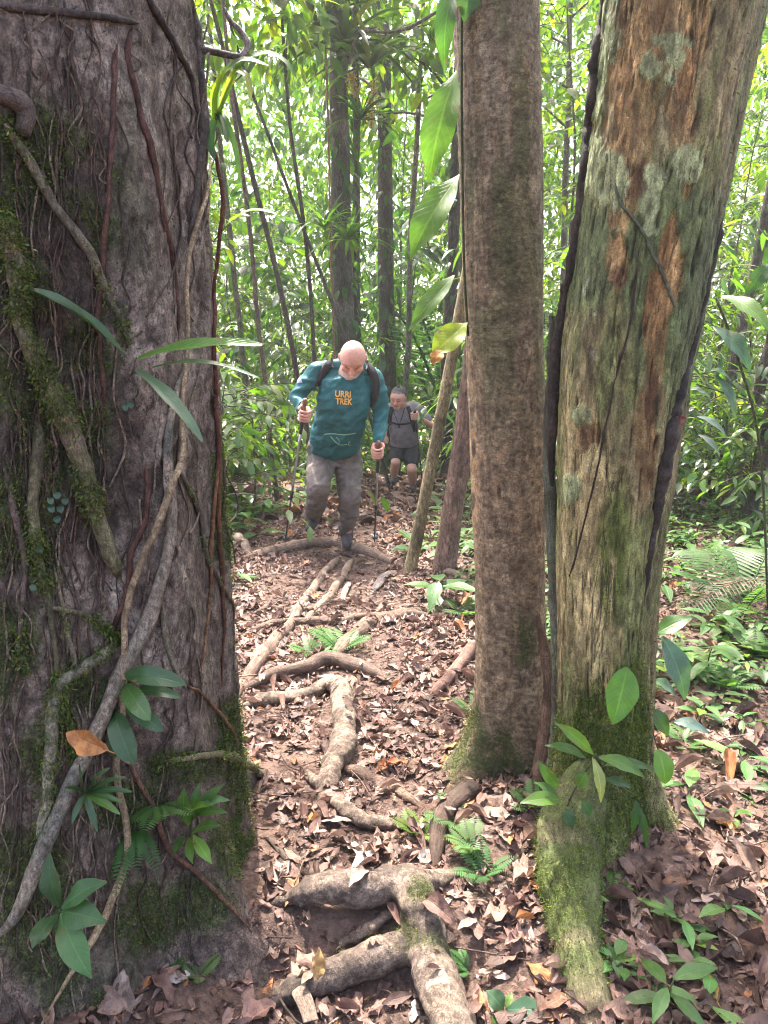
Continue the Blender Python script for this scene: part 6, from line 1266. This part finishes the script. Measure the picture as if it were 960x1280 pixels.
hl = K(480, 550, -0.35); b.chain([(K(504, 518, -0.2), 0.06), (shL, 0.055), (elL, 0.043), (K(480, 545, -0.3), 0.031)]); hand(b, hl, np.array((0, 0.2, 1.0)), elL - hl, 1, 1.1); b.cap(K(480, 545, -0.3), 0.03, hl, 0.03)
for hp, kn, an in ((hipL, knL, anL), (hipR, knR, anR)): b.chain([(K(505, 556, 0), 0.09), (hp, 0.09), (kn, 0.062), (kn*0.55 + an*0.45, 0.06), (an, 0.040)])
b.chain([(anL, 0.04), (K(491.5, 602, -0.12), 0.036)]); b.chain([(anR, 0.04), (K(517, 612, -0.12), 0.036)])
hcol = head_color(hc, hf, hu, 1.03, (0.50, 0.265, 0.185), (0.33, 0.24, 0.20), (0.075, 0.065, 0.065), (0.06, 0.04, 0.035))
b.skin('body', M['skin'], P2, 0.007, 2, hcol)
xx = np.cross(hf, hu); h_ = Body(); h_.ell(hc - hf*0.020 + hu*0.022, xx, hf, hu, 0.103, 0.112, 0.106)
hb = MB(); hm = h_.m.V[0]; q = h_.m.Q[0]; 
ok = ((hm[q].mean(1) - hc)@hu - 0.55*((hm[q].mean(1) - hc)@hf)) > 0.002
hb.add(hm + (-0.004 + 0.008*fbm(hm*60, 2))[:, None]*nrm(hm - hc), q[ok], None, (0.075, 0.066, 0.066)); hb.build('hair', simple('hair', (0.045, 0.038, 0.038), 0.6, 0.4, 0, 120, 0.7, 0.6, 0.01), P2)
s = Body(); s.loft([(K(502.5, 507, -0.2), 0.10, 0.07), (K(503, 511, -0.21), 0.175, 0.10), (K(503.5, 521, -0.2), 0.19, 0.12), (K(504.5, 535, -0.14), 0.185, 0.135), (K(505, 548, -0.06), 0.18, 0.135), (K(505, 554, -0.03), 0.178, 0.13)], X2, 22)
s.chain([(K(494, 509, -0.22), 0.07), (shL, 0.075), (shL*0.45 + elL*0.55, 0.07)]); s.chain([(K(514, 508, -0.2), 0.07), (shR, 0.075), (shR*0.4 + elR*0.6, 0.072)])
sh2 = s.skin('t_shirt', M['greyshirt'], P2, 0.009, 5, None, wrinkle(0.009, (7, 7, 16))); bv2 = BVHTree.FromPolygons([tuple(v) for v in s.V], s.F)
s = Body(); s.loft([(K(505, 549, -0.02), 0.175, 0.12), (K(505, 558, 0), 0.185, 0.13), (K(505, 565, 0), 0.175, 0.12)], X2, 10)
for hp, kn in ((hipL, knL), (hipR, knR)): s.chain([(hp, 0.10), (hp*0.35 + kn*0.65, 0.098)])
s.skin('shorts', M['black'], P2, 0.009, 4, None, wrinkle(0.008, (7, 7, 14)))
boot(P2, anR, K(516.5, 609, 0.06), K(517.5, 612, -0.17)); boot(P2, anL, K(492, 600, 0.06), K(491.5, 602.5, -0.17))
m = MB()
for pts in ([(491, 510), (494, 520), (499, 531)], [(506, 509), (503, 520), (499, 531)]):
    P_, N_ = on_cloth(bv2, pts, 14); tube(m, P_ + N_*0.004, 0.005, 5, None)
P_, N_ = on_cloth(bv2, [(499, 530), (499.2, 535)], 6); band(m, P_ + N_*0.003, N_, 0.02, 0.008); m.build('lanyard', M['black'], P2)
K2 = thing('backpack', 'black backpack of the hiker in grey t-shirt, held by a chest strap', 'backpack', K(505, 530, 0.05))
s = Body(); s.loft([(K(504, 503, -0.02), 0.12, 0.06), (K(505, 512, 0.0), 0.16, 0.10), (K(506, 532, 0.06), 0.175, 0.12), (K(506, 548, 0.14), 0.15, 0.09)], X2, 14, 3.0); s.skin('pack_body', M['black'], K2, 0.014, 4)
for pts in ([(489.5, 508), (488, 516), (487.5, 524), (487.5, 531)], [(509, 507.5), (512, 514), (514, 522), (516, 531), (519, 540)]):
    P_, N_ = on_cloth(bv2, pts, 16); m = MB(); band(m, P_, N_, 0.05, 0.014); m.build('shoulder_strap', M['black'], K2)
P_, N_ = on_cloth(bv2, [(488, 527), (499, 530), (515, 528)], 18); m = MB(); band(m, P_ + N_*0.004, N_, 0.026, 0.010); m.build('chest_strap', M['black'], K2)
pole('black trekking pole held by the hiker in the grey t-shirt', top2, tip2, True)
# ------------------------------------------------------------------ air
b = MB(); x0, x1, y0, y1, z0, z1 = -420, 420, -75, 720, float(GZ.min()) - 1.0, 30.0
b.add([(x0, y0, z0), (x1, y0, z0), (x1, y1, z0), (x0, y1, z0), (x0, y0, z1), (x1, y0, z1), (x1, y1, z1), (x0, y1, z1)], [(3, 2, 1, 0), (4, 5, 6, 7), (0, 1, 5, 4), (1, 2, 6, 5), (2, 3, 7, 6), (3, 0, 4, 7)])
hm_ = bpy.data.materials.new('haze'); hm_.use_nodes = True; nn_ = hm_.node_tree.nodes; nn_.remove(nn_['Principled BSDF'])
pv = nn_.new('ShaderNodeVolumePrincipled'); pv.inputs['Density'].default_value = 0.0016; pv.inputs['Color'].default_value = (0.93, 0.95, 0.9, 1); pv.inputs['Anisotropy'].default_value = 0.3
hm_.node_tree.links.new(pv.outputs[0], nn_['Material Output'].inputs['Volume'])
o = b.build('haze', hm_, smooth=False); tag(o, 'thin pale haze hanging in the forest air', 'haze', kind='stuff')
